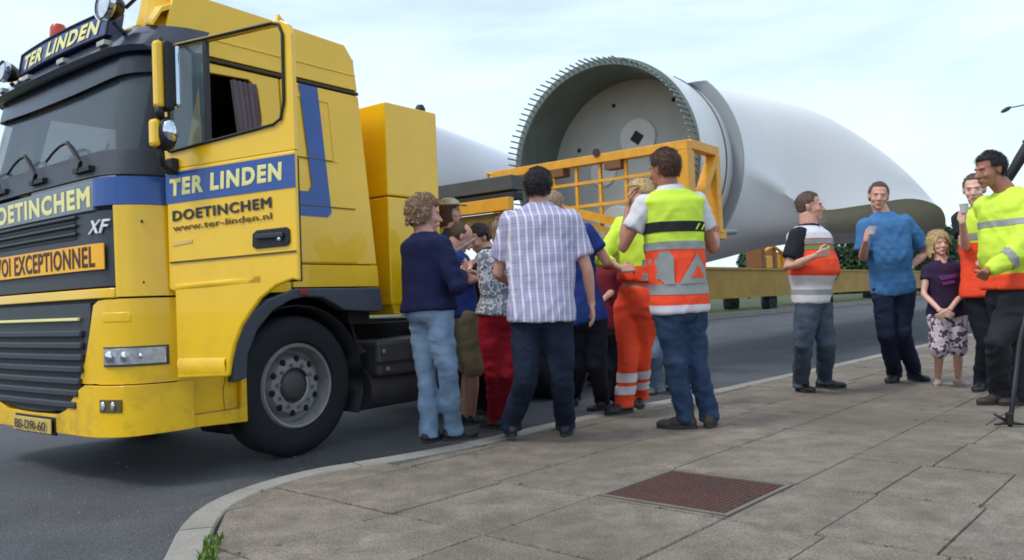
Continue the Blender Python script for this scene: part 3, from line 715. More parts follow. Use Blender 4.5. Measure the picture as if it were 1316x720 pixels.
# bumper side with step
sd_ = MB().poly([(.42, 0, .345), (.90, 0, .325), (.90, 0, .645), (.86, 0, .645), (.86, 0, .425), (.47, 0, .425), (.47, 0, .648), (.40, 0, .648)], (0, .04, 0))
bs = obj('bumper_side', sd_, YEL, truck, bevel=.01)
obj('step_recess', MB().box(.43, .895, .055, .085, .36, .70), YEL, bs)
obj('step_tread', MB().box(.48, .85, .002, .10, .40, .424), mat('step_rubber', srgb(88, 70, 66), .8, bump=.2), bs)
obj('right_bumper_side', MB().box(.42, .90, CWD - .04, CWD, .34, .65), YEL, truck)
# fender over the front wheel
fo = [(.79, .60), (.80, .78), (.85, .93), (.95, 1.06), (1.08, 1.15), (1.24, 1.20), (1.32, 1.228), (2.145, 1.225), (2.175, 1.05), (2.12, 1.03), (1.76, 1.055), (1.68, 1.10), (1.56, 1.155), (1.40, 1.165), (1.27, 1.14), (1.12, 1.07), (.99, .94), (.91, .78), (.895, .62)]
fd = obj('fender', MB().poly([(x, -.012, z) for x, z in fo], (0, .10, 0)), FENDER, truck, bevel=.012)
obj('marker_light', MB().box(1.345, 1.43, -.02, -.008, 1.185, 1.215), RED, fd)
wa = MB(); g = []
for i in range(17):
    a = math.radians(-25 + i * 230 / 16); g.append([(1.37 - .62 * math.cos(a), y, .5 + .60 * math.sin(a)) for y in (.05, .42)])
wa.grid(g, thick=(0, 0, .01)); obj('wheel_arch', wa, CHASSIS, truck, smooth=True)
obj('underside_light_block', MB().box(.16, .86, .42, CWD - .42, .36, 1.15).box(.30, .86, .14, CWD - .14, .66, 1.15).box(1.9, 2.12, .1, CWD - .1, .95, 1.2), CHASSIS, truck)  # dark boxes added under the cab so no light seeps through
obj('chassis_rail', MB().box(.9, 7.0, .72, .82, .62, .92).box(.9, 7.0, 1.52, 1.62, .62, .92).box(2.0, 2.15, .8, 1.55, .5, .9).box(3.3, 4.1, .45, 1.9, .5, .95), CHASSIS, truck)
# front wheel
def wheel(x, yo, r=.515, w=.29, sgn=1, front=True):
    """sgn=1: outer face towards -y"""
    yf = yo; f = lambda h: yf + sgn * h
    k = r / .515
    ty = obj('wheel', MB().lathe([(.31 * k, f(.03)), (.33 * k, f(.005)), (.40 * k, f(-.006)), (.46 * k, f(.006)), (.497 * k, f(.03)), (.512 * k, f(.055)), (.515 * k, f(w / 2)), (.512 * k, f(w - .055)), (.46 * k, f(w)), (.31 * k, f(w - .02))], (x, 0, r), 'y', 56), TYRE, truck, smooth='auto', angle=30)
    gr = MB()
    for i in range(4): gr.lathe([(.5165 * k, f(.075 + i * .045)), (.5165 * k, f(.09 + i * .045))], (x, 0, r), 'y', 56)
    rm = obj('rim', MB().lathe([(.315 * k, f(.028)), (.30 * k, f(-.004 + .01)), (.285 * k, f(.012)), (.272 * k, f(.05)), (.262 * k, f(.12)), (.235 * k, f(.135)), (.215 * k, f(.085)), (.20 * k, f(.055)), (.135 * k, f(.05)), (.13 * k, f(.06))] if front else
                            [(.315 * k, f(.028)), (.29 * k, f(.012)), (.275 * k, f(.06)), (.26 * k, f(.20)), (.18 * k, f(.22)), (.0, f(.20))], (x, 0, r), 'y', 48), RIM, ty, smooth='auto', angle=40)
    hb = obj('hub', MB().lathe([(0, f(.035)), (.07 * k, f(.04)), (.098 * k, f(.055)), (.112 * k, f(.075)), (.132 * k, f(.08))], (x, 0, r), 'y', 28), HUB, ty, smooth='auto')
    nut = MB(); hole = MB()
    for i in range(10):
        a = 2 * PI * (i + .3) / 10; c_, s_ = math.cos(a), math.sin(a)
        hole.ellipsoid((x + .198 * k * c_, f(.058), r + .198 * k * s_), (.026, .012, .026), 12, 6)
        b = a + PI / 10; nut.lathe([(0, f(.02)), (.011, f(.02)), (.014, f(.052))], (x + .155 * k * math.cos(b), 0, r + .155 * k * math.sin(b)), 'y', 8)
    obj('rim_hole', hole, mat('rim_hole_dark', srgb(22, 22, 24), .9), ty); obj('wheel_nut', nut, STEEL, ty)
    return ty
wheel(1.375, .055); wheel(1.375, CWD - .055, sgn=-1)
for xr in (4.95, 6.3):
    for yo, sg_ in ((.06, 1), (CWD - .06, -1)): wheel(xr, yo, w=.58, sgn=sg_, front=False)
    obj('axle', MB().tube([(xr, .3, .5), (xr, CWD - .3, .5)], .09, 10), CHASSIS, truck)
    g = [[(xr - .58 * math.cos(math.radians(a)), y, .5 + .6 * math.sin(math.radians(a))) for y in (.05, .64)] for a in range(20, 161, 14)]
    obj('mudguard', MB().grid(g, thick=(0, 0, .012)), CHASSIS, truck, smooth=True)
# battery box and air tank behind the front wheel
tb = obj('battery_box', MB().box(2.16, 3.25, .06, .66, .50, .79), TANK, truck, bevel=.03)
obj('box_strap', MB().box(2.15, 3.26, .05, .062, .60, .625), CHASSIS, tb)
for xx, zz in ((2.22, .70), (2.26, .555)): obj('latch', MB().ellipsoid((xx, .05, zz), (.022, .012, .022), 12, 8), STEEL, tb)
obj('air_tank', MB().tube([(2.15, .32, .40), (3.2, .32, .40)], .185, 24), TANK, truck, smooth='auto')
obj('air_tank', MB().tube([(3.35, .32, .55), (4.2, .32, .55)], .25, 24), TANK, truck, smooth='auto')
hs = MB()
for k in range(4): hs.tube([(2.0 + .05 * k, .2 + .1 * k, .95), (2.05 + .02 * k, .15, .7), (2.1, .25, .5 - .04 * k)], .014, 6)
obj('air_hose', hs, BLACK, truck)
# box behind the cab
bx = obj('tower_box', MB().box(2.37, 3.0, .10, CWD - .1, 2.0, 2.79), YEL, truck, bevel=.012)
obj('tower_box_base', MB().poly([(2.37, .10, 1.99), (3.0, .10, 1.99), (3.0, .10, 1.0), (2.40, .10, 1.0), (2.37, .10, 1.12)], (0, CWD - .2, 0)), YEL, truck, bevel=.012)
obj('box_rib', MB().box(2.362, 3.008, .092, CWD - .092, 1.085, 1.11), YEL, truck)
obj('box_beacon', MB().lathe([(.0, .065), (.03, .06), (.045, .03), (.048, 0), (0, 0)], (2.86, .16, 2.79), 'z', 16), BLACK, truck, smooth='auto')
obj('exhaust_stack', MB().tube([(2.2, 1.9, 1.2), (2.2, 1.9, 2.9)], .07, 12), STEEL, truck)
# ------------- open driver door (local x: along the door from its hinge)
TH = math.radians(112.0)
dd = np.array([math.sin(TH), math.cos(TH), 0])
dxl, dyl = float(dd @ UX), float(dd @ WY)
door = bpy.data.objects.new('driver_door', None); C.objects.link(door); door.parent = truck
door.location = (.35, -.02, 0); door.rotation_euler = (0, 0, math.atan2(dyl, dxl))
# outward face = local -y side or +y side? the outer face looks to the camera
nrm = np.array([-math.sin(door.rotation_euler.z), math.cos(door.rotation_euler.z)]); nw = nrm[0] * UX + nrm[1] * WY
OS = 1.0 if (nw @ (_O - (T0 + .35 * UX))) > 0 else -1.0      # sign of the outer side in door space
def dpan(name, pts, material, y=0.0, thick=.03, parent=door, bevel=.006):
    return obj(name, MB().poly([(x, OS * y, z) for x, z in pts], (0, -OS * thick, 0)), material, parent, bevel=bevel)
dpan('door_skin', [(.0, 1.985), (.985, 2.01), (.985, 1.24), (.94, 1.252), (.82, 1.22), (.70, 1.145), (.62, 1.06), (.555, .985), (.50, .88), (.47, .79), (.45, .70), (.445, .685), (.045, .672), (.045, 1.215), (.0, 1.23)], YEL, bevel=.012)
dpan('window_frame', [(0.0, 1.985), (.985, 2.01), (.985, 2.70), (.965, 2.755), (.91, 2.785), (.85, 2.79), (.10, 2.775), (.03, 2.74), (-.0, 2.65), (-.02, 2.2),
      (.03, 2.2), (.035, 2.66), (.055, 2.72), (.11, 2.745), (.85, 2.762), (.90, 2.75), (.925, 2.70), (.925, 2.30), (.90, 2.19), (.84, 2.165), (.05, 2.09), (.03, 2.2), (-.02, 2.2)], YEL, y=-.004, thick=.035, bevel=.004)
sl = MB(); sealp = [(.04, 2.10), (.04, 2.66), (.06, 2.73), (.11, 2.757), (.85, 2.776), (.90, 2.76), (.925, 2.70), (.92, 2.30), (.895, 2.20), (.84, 2.172), (.05, 2.095), (.03, 2.10)]
sl.tube([(x, OS * .003, z) for x, z in sealp], .0095, 8, cap=False); obj('window_seal', sl, BLACK, door, smooth=True)
obj('window_divider', MB().poly([(.325, OS * .004, 2.12), (.352, OS * .004, 2.12), (.352, OS * .004, 2.765), (.325, OS * .004, 2.765)], (0, -OS * .03, 0)), BLACK, door)
dpan('quarter_glass', [(.04, 2.11), (.325, 2.13), (.325, 2.757), (.11, 2.752), (.06, 2.725), (.04, 2.66)], SIDEG, y=-.01, thick=.006, bevel=0)
dpan('blue_band', [(-.0, 1.768), (.984, 1.79), (.984, 1.985), (-.0, 1.96)], BLUE, y=.004, thick=.005, bevel=0)
def wdoor(x0, z0, zs=0.0):
    return lambda x, y, z: (x0 + x, OS * (.005 + z), z0 + y + zs * x)
letters('lettering', 'TER LINDEN', .108, .86, CREAM, door, wdoor(.035, 1.812, .03), fat=.05, shear=.06)
letters('lettering', 'DOETINCHEM', .066, .76, DKLET, door, wdoor(.05, 1.655, .035), fat=.03)
letters('lettering', 'www.ter-linden.nl', .040, .76, mat('lettering_brown', srgb(96, 74, 44), .6), door, wdoor(.05, 1.592, .03), fat=.012)
obj('door_crease', MB().beam((.02, OS * .002, 1.398), (.975, OS * .002, 1.415), .012, .010), mat('panel_gap', srgb(92, 74, 28), .7), door)
rdg = MB(); g = []
for i in range(13):
    t = i / 12; x = .05 + .66 * t; g.append([(x, OS * (.0), 1.225 + .02 * t), (x, OS * .016 * math.sin(PI * min(1, .15 + t)), 1.25 + .02 * t), (x, OS * .0, 1.262 + .02 * t)])
rdg.grid(g); obj('door_ridge', rdg, YEL, door, smooth=True)
obj('door_ridge', MB().grid([[(.06 + .37 * i / 8, OS * .0, .80), (.06 + .37 * i / 8, OS * .014, .775), (.06 + .37 * i / 8, 0, .70)] for i in range(9)]), YEL, door, smooth=True)
hh = dpan('handle_recess', [(.665, 1.46), (.69, 1.445), (.915, 1.45), (.935, 1.47), (.935, 1.545), (.915, 1.56), (.70, 1.555), (.67, 1.535)], BLACK, y=.012, thick=.012, bevel=.004)
obj('door_handle', MB().box(.70, .90, min(OS * .014, OS * .03), max(OS * .014, OS * .03), 1.50, 1.53), mat('handle_plastic', srgb(40, 42, 52), .35), hh, bevel=.005)
obj('lock', MB().ellipsoid((.875, OS * .03, 1.49), (.012, .006, .012), 10, 6), CHROME, hh)
obj('door_inner_panel', MB().box(.02, .96, min(-OS * .035, -OS * .07), max(-OS * .035, -OS * .07), 1.24, 1.97), CABIN, door)
obj('logo_plate', MB().poly([(.045, OS * .002, 1.50), (.20, OS * .002, 1.515), (.20, OS * .002, 1.535), (.045, OS * .002, 1.525)], (0, OS * .003, 0)), mat('pale_badge', srgb(226, 186, 110), .4), door)
# mirrors on the A-pillar
mr = obj('mirror', MB().box(.19, .245, -.235, -.165, 2.32, 2.735), YEL, truck, bevel=.024)
obj('mirror_back', MB().box(.235, .30, -.25, -.16, 2.31, 2.74), BLACK, mr, bevel=.02)
obj('mirror_glass', MB().box(.295, .335, -.262, -.20, 2.335, 2.715), MIRROR, mr, bevel=.018)
m2 = obj('mirror', MB().box(.165, .215, -.23, -.15, 2.085, 2.255), YEL, truck, bevel=.024)
obj('mirror_back', MB().ellipsoid((.255, -.205, 2.17), (.065, .06, .105), 16, 12), BLACK, m2, smooth=True)
obj('mirror_glass', MB().ellipsoid((.262, -.245, 2.185), (.052, .03, .07), 16, 10), MIRROR, m2, smooth=True)
obj('mirror_arm', MB().tube([(.24, -.18, 2.72), (.28, -.12, 2.79), (.36, .0, 2.79), (.45, .06, 2.79)], .013, 8), BLACK, truck, smooth=True)
obj('mirror_arm', MB().tube([(.22, -.19, 2.09), (.25, -.17, 1.99), (.34, -.10, 1.96), (.42, -.04, 2.0)], .018, 8), BLACK, truck, smooth=True)
obj('mirror_arm', MB().tube([(.22, -.2, 2.34), (.22, -.2, 2.26)], .03, 8), BLACK, truck, smooth=True)
obj('mirror_arm_foot', MB().box(.33, .45, -.12, -.04, 1.95, 2.05), BLACK, truck, bevel=.015)
mm_ = obj('mirror', MB().ellipsoid((.165, CWD + .16, 2.45), (.055, .085, .27), 18, 14), YEL, truck, smooth=True)

# ------------------------------------------------------------------ trailer carrying the blade (same local axes as the truck)
tr = thing('blade_trailer', 'yellow and dark grey trailer gooseneck between the truck cab and the blade root', 'trailer', T0, TA)
q = MB().box(4.5, 4.72, .42, 2.9, 2.27, 2.43); obj('cross_beam', q, DARKBEAM, tr, bevel=.01)
q = MB().box(4.52, 4.70, .42, 2.9, 2.17, 2.25); obj('cross_beam', q, CHASSIS, tr, bevel=.01)
yp = obj('yellow_panel', MB().box(4.40, 4.50, .40, 1.42, 2.04, 2.18), YEL2, tr, bevel=.006)
obj('reflector', MB().box(4.39, 4.40, 1.12, 1.24, 2.05, 2.17), mat('pale_blue_reflector', srgb(150, 190, 214), .3), yp)
obj('lower_beam', MB().box(4.45, 4.62, -.1, 2.7, 1.80, 2.03), mat('olive_brown_paint', srgb(120, 92, 32), .6, var=.2), tr, bevel=.01)  # beam in its own olive brown
for wy in (.55, 1.6): obj('gooseneck_beam', MB().beam((4.4, wy, 1.42), (7.2, wy, 1.42), .26, .3), DARKBEAM, tr)
obj('turntable', MB().lathe([(.0, 1.1), (.6, 1.1), (.6, 1.3), (.35, 1.35), (.35, 1.5), (0, 1.5)], (5.4, 1.17, 0), 'z', 24), CHASSIS, tr)
ext = MB().beam((6.9, .9, 1.2), (8.2, .9, 1.2), .5, .45); obj('main_beam', ext, YEL3, tr)
for xr in (7.45,):
    for yo, sg_ in ((.45, 1), (1.7, -1)):
        obj('wheel', MB().lathe([(.0, yo - .02), (.24, yo), (.28, yo + .05), (.30, yo), (.46, yo + .01), (.5, yo + .06), (.5, yo + .3), (.3, yo + .34), (0, yo + .34)], (xr, 0, .5), 'y', 28), TYRE, tr, smooth='auto')
# steel frame bolted under the blade root
fr_ = thing('root_frame', 'tall yellow steel transport frame with ladder grid clamped in front of the blade root', 'frame', T0, TA)
obj('top_rail', MB().box(7.05, 7.19, -.43, 2.74, 2.90, 3.02), YEL2, fr_, bevel=.008)
obj('hook', MB().tube([(7.1, 2.74, 2.97), (7.1, 2.86, 3.02), (7.1, 2.86, 2.86), (7.1, 2.72, 2.84)], .03, 8), YEL2, fr_)
for y0, y1 in ((.53, .78), (1.45, 1.66), (2.05, 2.2)): obj('rail_lug', MB().box(7.03, 7.21, y0, y1, 2.79, 2.90), mat('lug_brown', srgb(120, 74, 30), .6), fr_)
obj('rail_emblem', MB().lathe([(0, 7.03), (.055, 7.03), (.055, 7.05)], (0, .90, 3.04), 'x', 16), mat('emblem_dark', srgb(50, 30, 50), .5), fr_)
obj('post', MB().box(7.05, 7.25, -.43, -.25, 1.5, 2.90), YEL2, fr_, bevel=.008)
obj('post', MB().box(7.93, 8.07, -.43, -.27, 1.88, 2.94), YEL2, fr_, bevel=.008)
obj('side_rail', MB().box(7.2, 8.07, -.42, -.28, 2.925, 3.05), YEL2, fr_, bevel=.008)
obj('brace', MB().beam((7.28, -.36, 2.05), (7.95, -.36, 2.86), .13, .10), YEL2, fr_)
obj('side_rail', MB().box(7.2, 8.2, -.42, -.28, 1.80, 1.93), YEL2, fr_, bevel=.008)
obj('pin', MB().tube([(8.2, -.36, 1.90), (8.62, -.36, 1.93)], .045, 12), STEEL, fr_)
obj('post', MB().box(7.05, 7.19, 2.60, 2.74, 1.5, 2.90), YEL2, fr_)
for y in (1.66, 1.28, .90, .5): obj('grid_bar', MB().box(7.10, 7.15, y - .02, y + .02, 2.0, 2.90), YEL2, fr_)
for z in (2.66, 2.34): obj('grid_bar', MB().box(7.085, 7.10, .0, 1.70, z - .02, z + .02), YEL2, fr_)
obj('sloping_beam', MB().beam((6.75, 1.75, 2.42), (7.15, .15, 1.92), .14, .12), YEL2, fr_)
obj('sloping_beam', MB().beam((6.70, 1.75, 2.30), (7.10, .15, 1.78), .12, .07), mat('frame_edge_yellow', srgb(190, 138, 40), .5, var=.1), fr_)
obj('bottom_rail', MB().box(7.05, 7.22, -.43, 2.74, 1.45, 1.60), YEL2, fr_)
for y in (-.3, 2.6): obj('leg', MB().box(7.08, 7.2, y - .06, y + .06, 1.0, 1.45), YEL2, fr_)

# ------------------------------------------------------------------ wind turbine blade (local x right, y along the blade, z up)
BA = math.radians(35.0); B0 = np.array([1.391, 11.9, 0])
bl = thing('turbine_blade', 'huge white wind turbine blade with its open bolted root end facing the crowd', 'turbine blade', B0, -BA)
R0b = 1.547; ZC = 2.93
# stations: t, leading (s,z), top, crest (towards trailing side), trailing edge, belly
ST = [
 (0.00, None), (0.5, None), (1.3, None),
 (2.4, (-1.52, 2.95), (.05, 4.47), (1.20, 4.10), (1.70, 2.70), (1.22, 1.85), (0, 1.42)),
 (3.6, (-1.50, 3.05), (.25, 4.46), (1.70, 4.08), (2.07, 2.30), (1.50, 1.88), (.1, 1.58)),
 (4.6, (-1.50, 3.12), (.60, 4.42), (2.22, 3.95), (2.68, 2.38), (1.9, 1.98), (.2, 1.75)),
 (5.6, (-1.48, 3.18), (.85, 4.32), (2.75, 3.52), (3.21, 2.52), (2.3, 2.06), (.3, 1.86)),
 (6.3, (-1.46, 3.20), (.95, 4.22), (3.05, 3.10), (3.46, 2.50), (2.5, 2.08), (.4, 1.92)),
 (7.0, (-1.44, 3.22), (.95, 4.12), (3.05, 2.90), (3.60, 2.40), (2.6, 2.08), (.4, 1.96)),
 (8.4, (-1.40, 3.24), (.8, 4.02), (2.75, 2.80), (3.50, 2.20), (2.5, 2.05), (.35, 2.0)),
 (11, (-1.3, 3.25), (.4, 3.9), (2.1, 2.8), (3.05, 2.10), (2.0, 2.05), (.2, 2.15)),
 (16, (-1.1, 3.2), (.2, 3.7), (1.2, 3.2), (2.0, 2.6), (1.2, 2.5), (.1, 2.6)),
 (24, (-.8, 3.1), (.1, 3.4), (.8, 3.1), (1.4, 2.8), (.8, 2.7), (.0, 2.75)),
 (32, (-.5, 3.0), (.1, 3.15), (.5, 3.0), (.9, 2.85), (.5, 2.8), (.0, 2.85))]
NB = 72
def section(st):
    if st[1] is None:
        return [(R0b * math.cos(2 * PI * k / NB), ZC + R0b * math.sin(2 * PI * k / NB)) for k in range(NB)], None
    le, tp, cre, te, bc, be = [np.array(q) for q in st[1:]]
    # start at trailing edge, go over the crest, top, leading edge, belly, back
    ctrl = [te, cre, tp, le, be, bc, te]
    par = [0, 9, 18, 36, 54, 63, 72]
    out = []
    for k in range(NB):
        i = max(j for j in range(6) if par[j] <= k); t = (k - par[i]) / (par[i + 1] - par[i])
        p1, p2 = ctrl[i], ctrl[i + 1]
        p0 = ctrl[i - 1] if i > 0 else p1 - (p2 - p1) * .8 + np.array([0, 0]); p3 = ctrl[i + 2] if i < 5 else p2 + (p2 - p1) * .8
        a0, a1, a2, a3 = (par[i - 1] if i > 0 else par[i] - 9), par[i], par[i + 1], (par[i + 2] if i < 5 else par[i + 1] + 9)
        m1 = (p2 - p0) / (a2 - a0) * (a2 - a1); m2 = (p3 - p1) / (a3 - a1) * (a2 - a1)
        out.append((2 * t ** 3 - 3 * t ** 2 + 1) * p1 + (t ** 3 - 2 * t ** 2 + t) * m1 + (-2 * t ** 3 + 3 * t ** 2) * p2 + (t ** 3 - t ** 2) * m2)
    return [tuple(p) for p in out], True
secs = [np.array([(p[0], p[1]) for p in section(s)[0]]) for s in ST]; ts = [s[0] for s in ST]
tt = sorted(set([round(x, 3) for x in list(np.linspace(0, 9, 46)) + list(np.linspace(9, 32, 24))]))
G_ = []
for t in tt:
    i = min(max(j for j in range(len(ts)) if ts[j] <= t + 1e-6), len(ts) - 2)
    h = ts[i + 1] - ts[i]; x = (t - ts[i]) / h
    g = lambda j: secs[j]
    m1 = (g(i + 1) - g(max(i - 1, 0))) / (ts[i + 1] - ts[max(i - 1, 0)]) * h; m2 = (g(min(i + 2, len(ts) - 1)) - g(i)) / (ts[min(i + 2, len(ts) - 1)] - ts[i]) * h
    if i <= 1: m1 = m1 * 0; m2 = m2 * 0 if i < 2 else m2
    if i == 2: m1 = m1 * 0
    S = (2 * x ** 3 - 3 * x ** 2 + 1) * g(i) + (x ** 3 - 2 * x ** 2 + x) * m1 + (-2 * x ** 3 + 3 * x ** 2) * g(i + 1) + (x ** 3 - x ** 2) * m2
    G_.append([(p[0], t, p[1]) for p in S])
sk = MB(); k0 = len(G_); vs = [p for r in G_ for p in r]
fs = [(i * NB + j, i * NB + (j + 1) % NB, (i + 1) * NB + (j + 1) % NB, (i + 1) * NB + j) for i in range(k0 - 1) for j in range(NB)]
fs.append(tuple(range((k0 - 1) * NB, k0 * NB))); sk.add(vs, fs)
shell = obj('shell', sk, BLADE, bl, smooth='auto', angle=50)
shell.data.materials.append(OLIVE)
# pressure side (belly) has shade and ground reflection painted in, from about t = 3 on
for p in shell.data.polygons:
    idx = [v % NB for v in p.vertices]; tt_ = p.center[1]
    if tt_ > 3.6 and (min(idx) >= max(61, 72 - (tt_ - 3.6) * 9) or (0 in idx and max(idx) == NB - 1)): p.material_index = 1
RI = R0b - .10
obj('root_wall', MB().lathe([(R0b, 0), (R0b - .004, -.012), (RI, -.012), (RI - .01, .0), (RI - .01, 1.15)], (0, 0, ZC), 'y', 96), BLADEIN, bl, smooth='auto')
bkh = obj('bulkhead', MB().lathe([(0, 1.02), (RI, 1.02), (RI, 1.08), (0, 1.08)], (0, 0, ZC), 'y', 64), BULK, bl, smooth='auto')
fl1 = obj('flange', MB().lathe([(0, .985), (.30, .985), (.32, 1.0), (.32, 1.02)], (.12, 0, ZC + .50), 'y', 40), DISCM, bkh, smooth='auto')
obj('hatch', MB().box(-.085, .085, .975, .99, -.085, .085), mat('hatch_black', srgb(26, 24, 24), .7), bkh)
o = [c for c in bkh.children if c.name.startswith('hatch')][0]; o.location = (.12, 0, ZC + .50); o.rotation_euler = (0, math.radians(38), 0)
obj('flange', MB().lathe([(0, .985), (.22, .985), (.24, 1.0), (.24, 1.02)], (-.52, 0, ZC + .03), 'y', 40), DISCM, bkh, smooth='auto')
obj('flange', MB().lathe([(0, .985), (.30, .985), (.32, 1.0), (.32, 1.02)], (-.30, 0, ZC - .85), 'y', 40), DISCM, bkh, smooth='auto')
for x, z in ((-.28, 1.08), (-.95, .45), (.75, 1.0), (-.62, .2), (.8, -.2)): obj('bolt', MB().ellipsoid((x, 1.01, ZC + z), (.035, .025, .035), 10, 6), CHASSIS, bkh)
stud = MB().tube([(0, .02, 0), (0, -.29, 0)], .012, 6)
sme = None
for k in range(104):
    a = 2 * PI * (k + .5) / 104; r_ = R0b - .05
    if sme is None: o = obj('stud', stud, BOLT, bl); sme = o.data
    else: o = bpy.data.objects.new('stud', sme); C.objects.link(o); o.parent = bl
    o.location = (r_ * math.cos(a), 0, ZC + r_ * math.sin(a)); o.scale = (1, rr.uniform(.82, 1.12), 1)
cg = []
for i in range(33):
    a = math.radians(54 - i * 4.3); f_ = min(1, i / 2.0, (32 - i) / 4.0 + .3)
    cg.append([((R0b + dr * f_ - .0) * math.cos(a), t, ZC + (R0b + dr * f_) * math.sin(a)) for dr, t in ((.0, 1.26), (.08, 1.21), (.19, 1.16), (.20, 1.19), (.10, 1.36), (0, 1.46))])
obj('root_collar', MB().grid(cg), COLLAR, bl, smooth='auto', angle=45)
sl_ = MB(); sl_.tube([((R0b + .006) * math.cos(math.radians(a)), .98, ZC + (R0b + .006) * math.sin(math.radians(a))) for a in range(60, -80, -5)], .012, 6)
obj('sealing_line', sl_, mat('seal_dark', srgb(84, 90, 96), .6), bl)

# second blade piece beyond the gooseneck
b2 = MB(); P0, P1 = at(500, 215, 12.0), at(745, 238, 15.0)
d = (P1 - P0); L = np.linalg.norm(d); d /= L; up = np.array([0, 0, 1.0]); G2 = []
for i in range(13):
    t = i / 12; hgt = 1.16 * (1 - t) ** .9 * .98 + .06; c = P0 + d * L * t + up * (.16 * (1 - t) - .30 * t * 0)
    n_ = np.cross(d, up); n_ /= np.linalg.norm(n_); row = []
    for k in range(24):
        a = 2 * PI * k / 24; row.append(c + n_ * .22 * (1 - .7 * t) * math.cos(a) + up * hgt * .62 * math.sin(a))
    G2.append(row)
vs = [tuple(p - P0) for r in G2 for p in r]; fs = [(i * 24 + j, i * 24 + (j + 1) % 24, (i + 1) * 24 + (j + 1) % 24, (i + 1) * 24 + j) for i in range(12) for j in range(24)]
fs += [tuple(range(24)), tuple(range(12 * 24, 13 * 24))]
o = obj('blade_tip', (vs, fs), TIP, smooth='auto'); o.location = tuple(P0)
tag(o, 'pale grey tapered blade piece visible behind the yellow box of the truck', 'turbine blade')
# ------------------------------------------------------------------ second, low trailer along the far kerb
lt = thing('low_trailer', 'long low mustard yellow trailer bed standing on the far side of the road', 'trailer', FE + np.array([0, 0, RZ]), math.atan2(FD[1], FD[0]))
b_ = MB().box(-14, 60, .25, .55, .90, 2.02); obj('side_beam', b_, YEL3, lt)
obj('upper_flange', MB().box(-14, 60, .18, .62, 2.02, 2.12), YEL3, lt); obj('lower_flange', MB().box(-14, 60, .15, .62, .80, .90), YEL3, lt)
obj('far_beam', MB().box(-14, 60, 2.3, 2.6, .90, 2.0), YEL3, lt)
for x in (.0, 24, 25.4):
    for y in (.3, 2.2): obj('wheel', MB().lathe([(.0, y - .02), (.2, y), (.28, y + .05), (.3, y), (.5, y), (.55, y + .06), (.55, y + .4), (0, y + .44)], (x, 0, .55), 'y', 28), TYRE, lt, smooth='auto')
for x in (-8,): obj('support_leg', MB().box(x, x + .25, .3, .5, 0, .8), YEL3, lt)
for k, (x, y, w, h) in enumerate([(-1.2, .3, .5, 1.0), (-.4, .4, .9, .6), (.4, .35, .4, 1.25), (.9, .35, 1.0, .8), (1.9, .4, .5, .5)]):
    obj('winch_part', MB().box(x, x + w, y, y + .8, 2.12, 2.12 + h), YEL2 if k % 2 else mat('lug_brown', srgb(120, 74, 30), .6), lt, bevel=.05)
wn_ = MB().tube([(-.9, .3, 2.9), (.2, .3, 3.2), (1.4, .3, 2.9), (1.5, .3, 2.2)], .08, 8); obj('winch_arm', wn_, YEL2, lt)
# ------------------------------------------------------------------ street lamps at the right
LM = mat('lamp_housing_dark', srgb(44, 50, 56), .5); PM = mat('lamp_pole', srgb(96, 102, 108), .5, metal=.3)
def lamp(hx, hy, Y, label, ln=.75):
    H = at(hx, hy, Y); base = at(hx + 52, 372, Y); t = thing('street_lamp', label, 'street lamp', (base[0], base[1], -.3), 0, 'street lamps beyond the road')
    h = H[2] + .3; dx = H[0] - base[0]
    obj('pole', MB().tube([(0, 0, 0), (0, 0, h * .6), (0, 0, h * 1.0)], [.12, .09, .06], 10), PM, t)
    obj('arm', MB().tube([(0, 0, h * 1.0), (dx * .4, 0, h * 1.0 + .25), (dx + ln * .5, 0, h + .12)], [.05, .045, .04], 8), PM, t)
    o = obj('lamp_head', MB().ellipsoid((0, 0, 0), (ln * .5, .16, .13), 16, 10), LM, t, smooth=True); o.location = (dx, 0, h); o.rotation_euler = (0, math.radians(-27), 0)
lamp(1293, 141, 50, 'tall street lamp with a dark head on a thin arm above the hi-vis man')
lamp(1319, 180, 62, 'farther street lamp whose head just shows at the right picture edge')

# ------------------------------------------------------------------ people
def skinmat(name, c): return mat(name, srgb(*c), .55, var=.07, vscale=22, bump=.05, bscale=60)
SK_L = skinmat('skin_fair', (222, 174, 156)); SK_M = skinmat('skin_ruddy', (206, 152, 132)); SK_T = skinmat('skin_tanned', (166, 112, 90))
def cloth(name, c, var=.12, rough=.85, bump=.14, bscale=30): return mat(name, srgb(*c), rough, var=var, vscale=9, bump=bump, bscale=bscale, spec=.2)
def bake(mb, voxel, smooth=3, fac=.5):
    me = bpy.data.meshes.new('tmp'); me.from_pydata(mb.v, [], mb.f)
    o = bpy.data.objects.new('tmp', me); C.objects.link(o)
    r = o.modifiers.new('r', 'REMESH'); r.mode = 'VOXEL'; r.voxel_size = voxel
    if smooth: s = o.modifiers.new('s', 'SMOOTH'); s.factor = fac; s.iterations = smooth
    dg = bpy.context.evaluated_depsgraph_get(); ev = o.evaluated_get(dg); m = ev.to_mesh()
    n = len(m.vertices); V = np.empty(n * 3); m.vertices.foreach_get('co', V); V = V.reshape(-1, 3)
    N = np.empty(n * 3); m.vertices.foreach_get('normal', N); N = N.reshape(-1, 3)
    k = len(m.polygons); st = np.empty(k, int); tot = np.empty(k, int); m.polygons.foreach_get('loop_start', st); m.polygons.foreach_get('loop_total', tot)
    L = np.empty(len(m.loops), int); m.loops.foreach_get('vertex_index', L)
    F = [tuple(L[a:a + b]) for a, b in zip(st.tolist(), tot.tolist())]
    ev.to_mesh_clear(); bpy.data.objects.remove(o); bpy.data.meshes.remove(me)
    return V, F, N
def islands_keep(V, F): return V, F
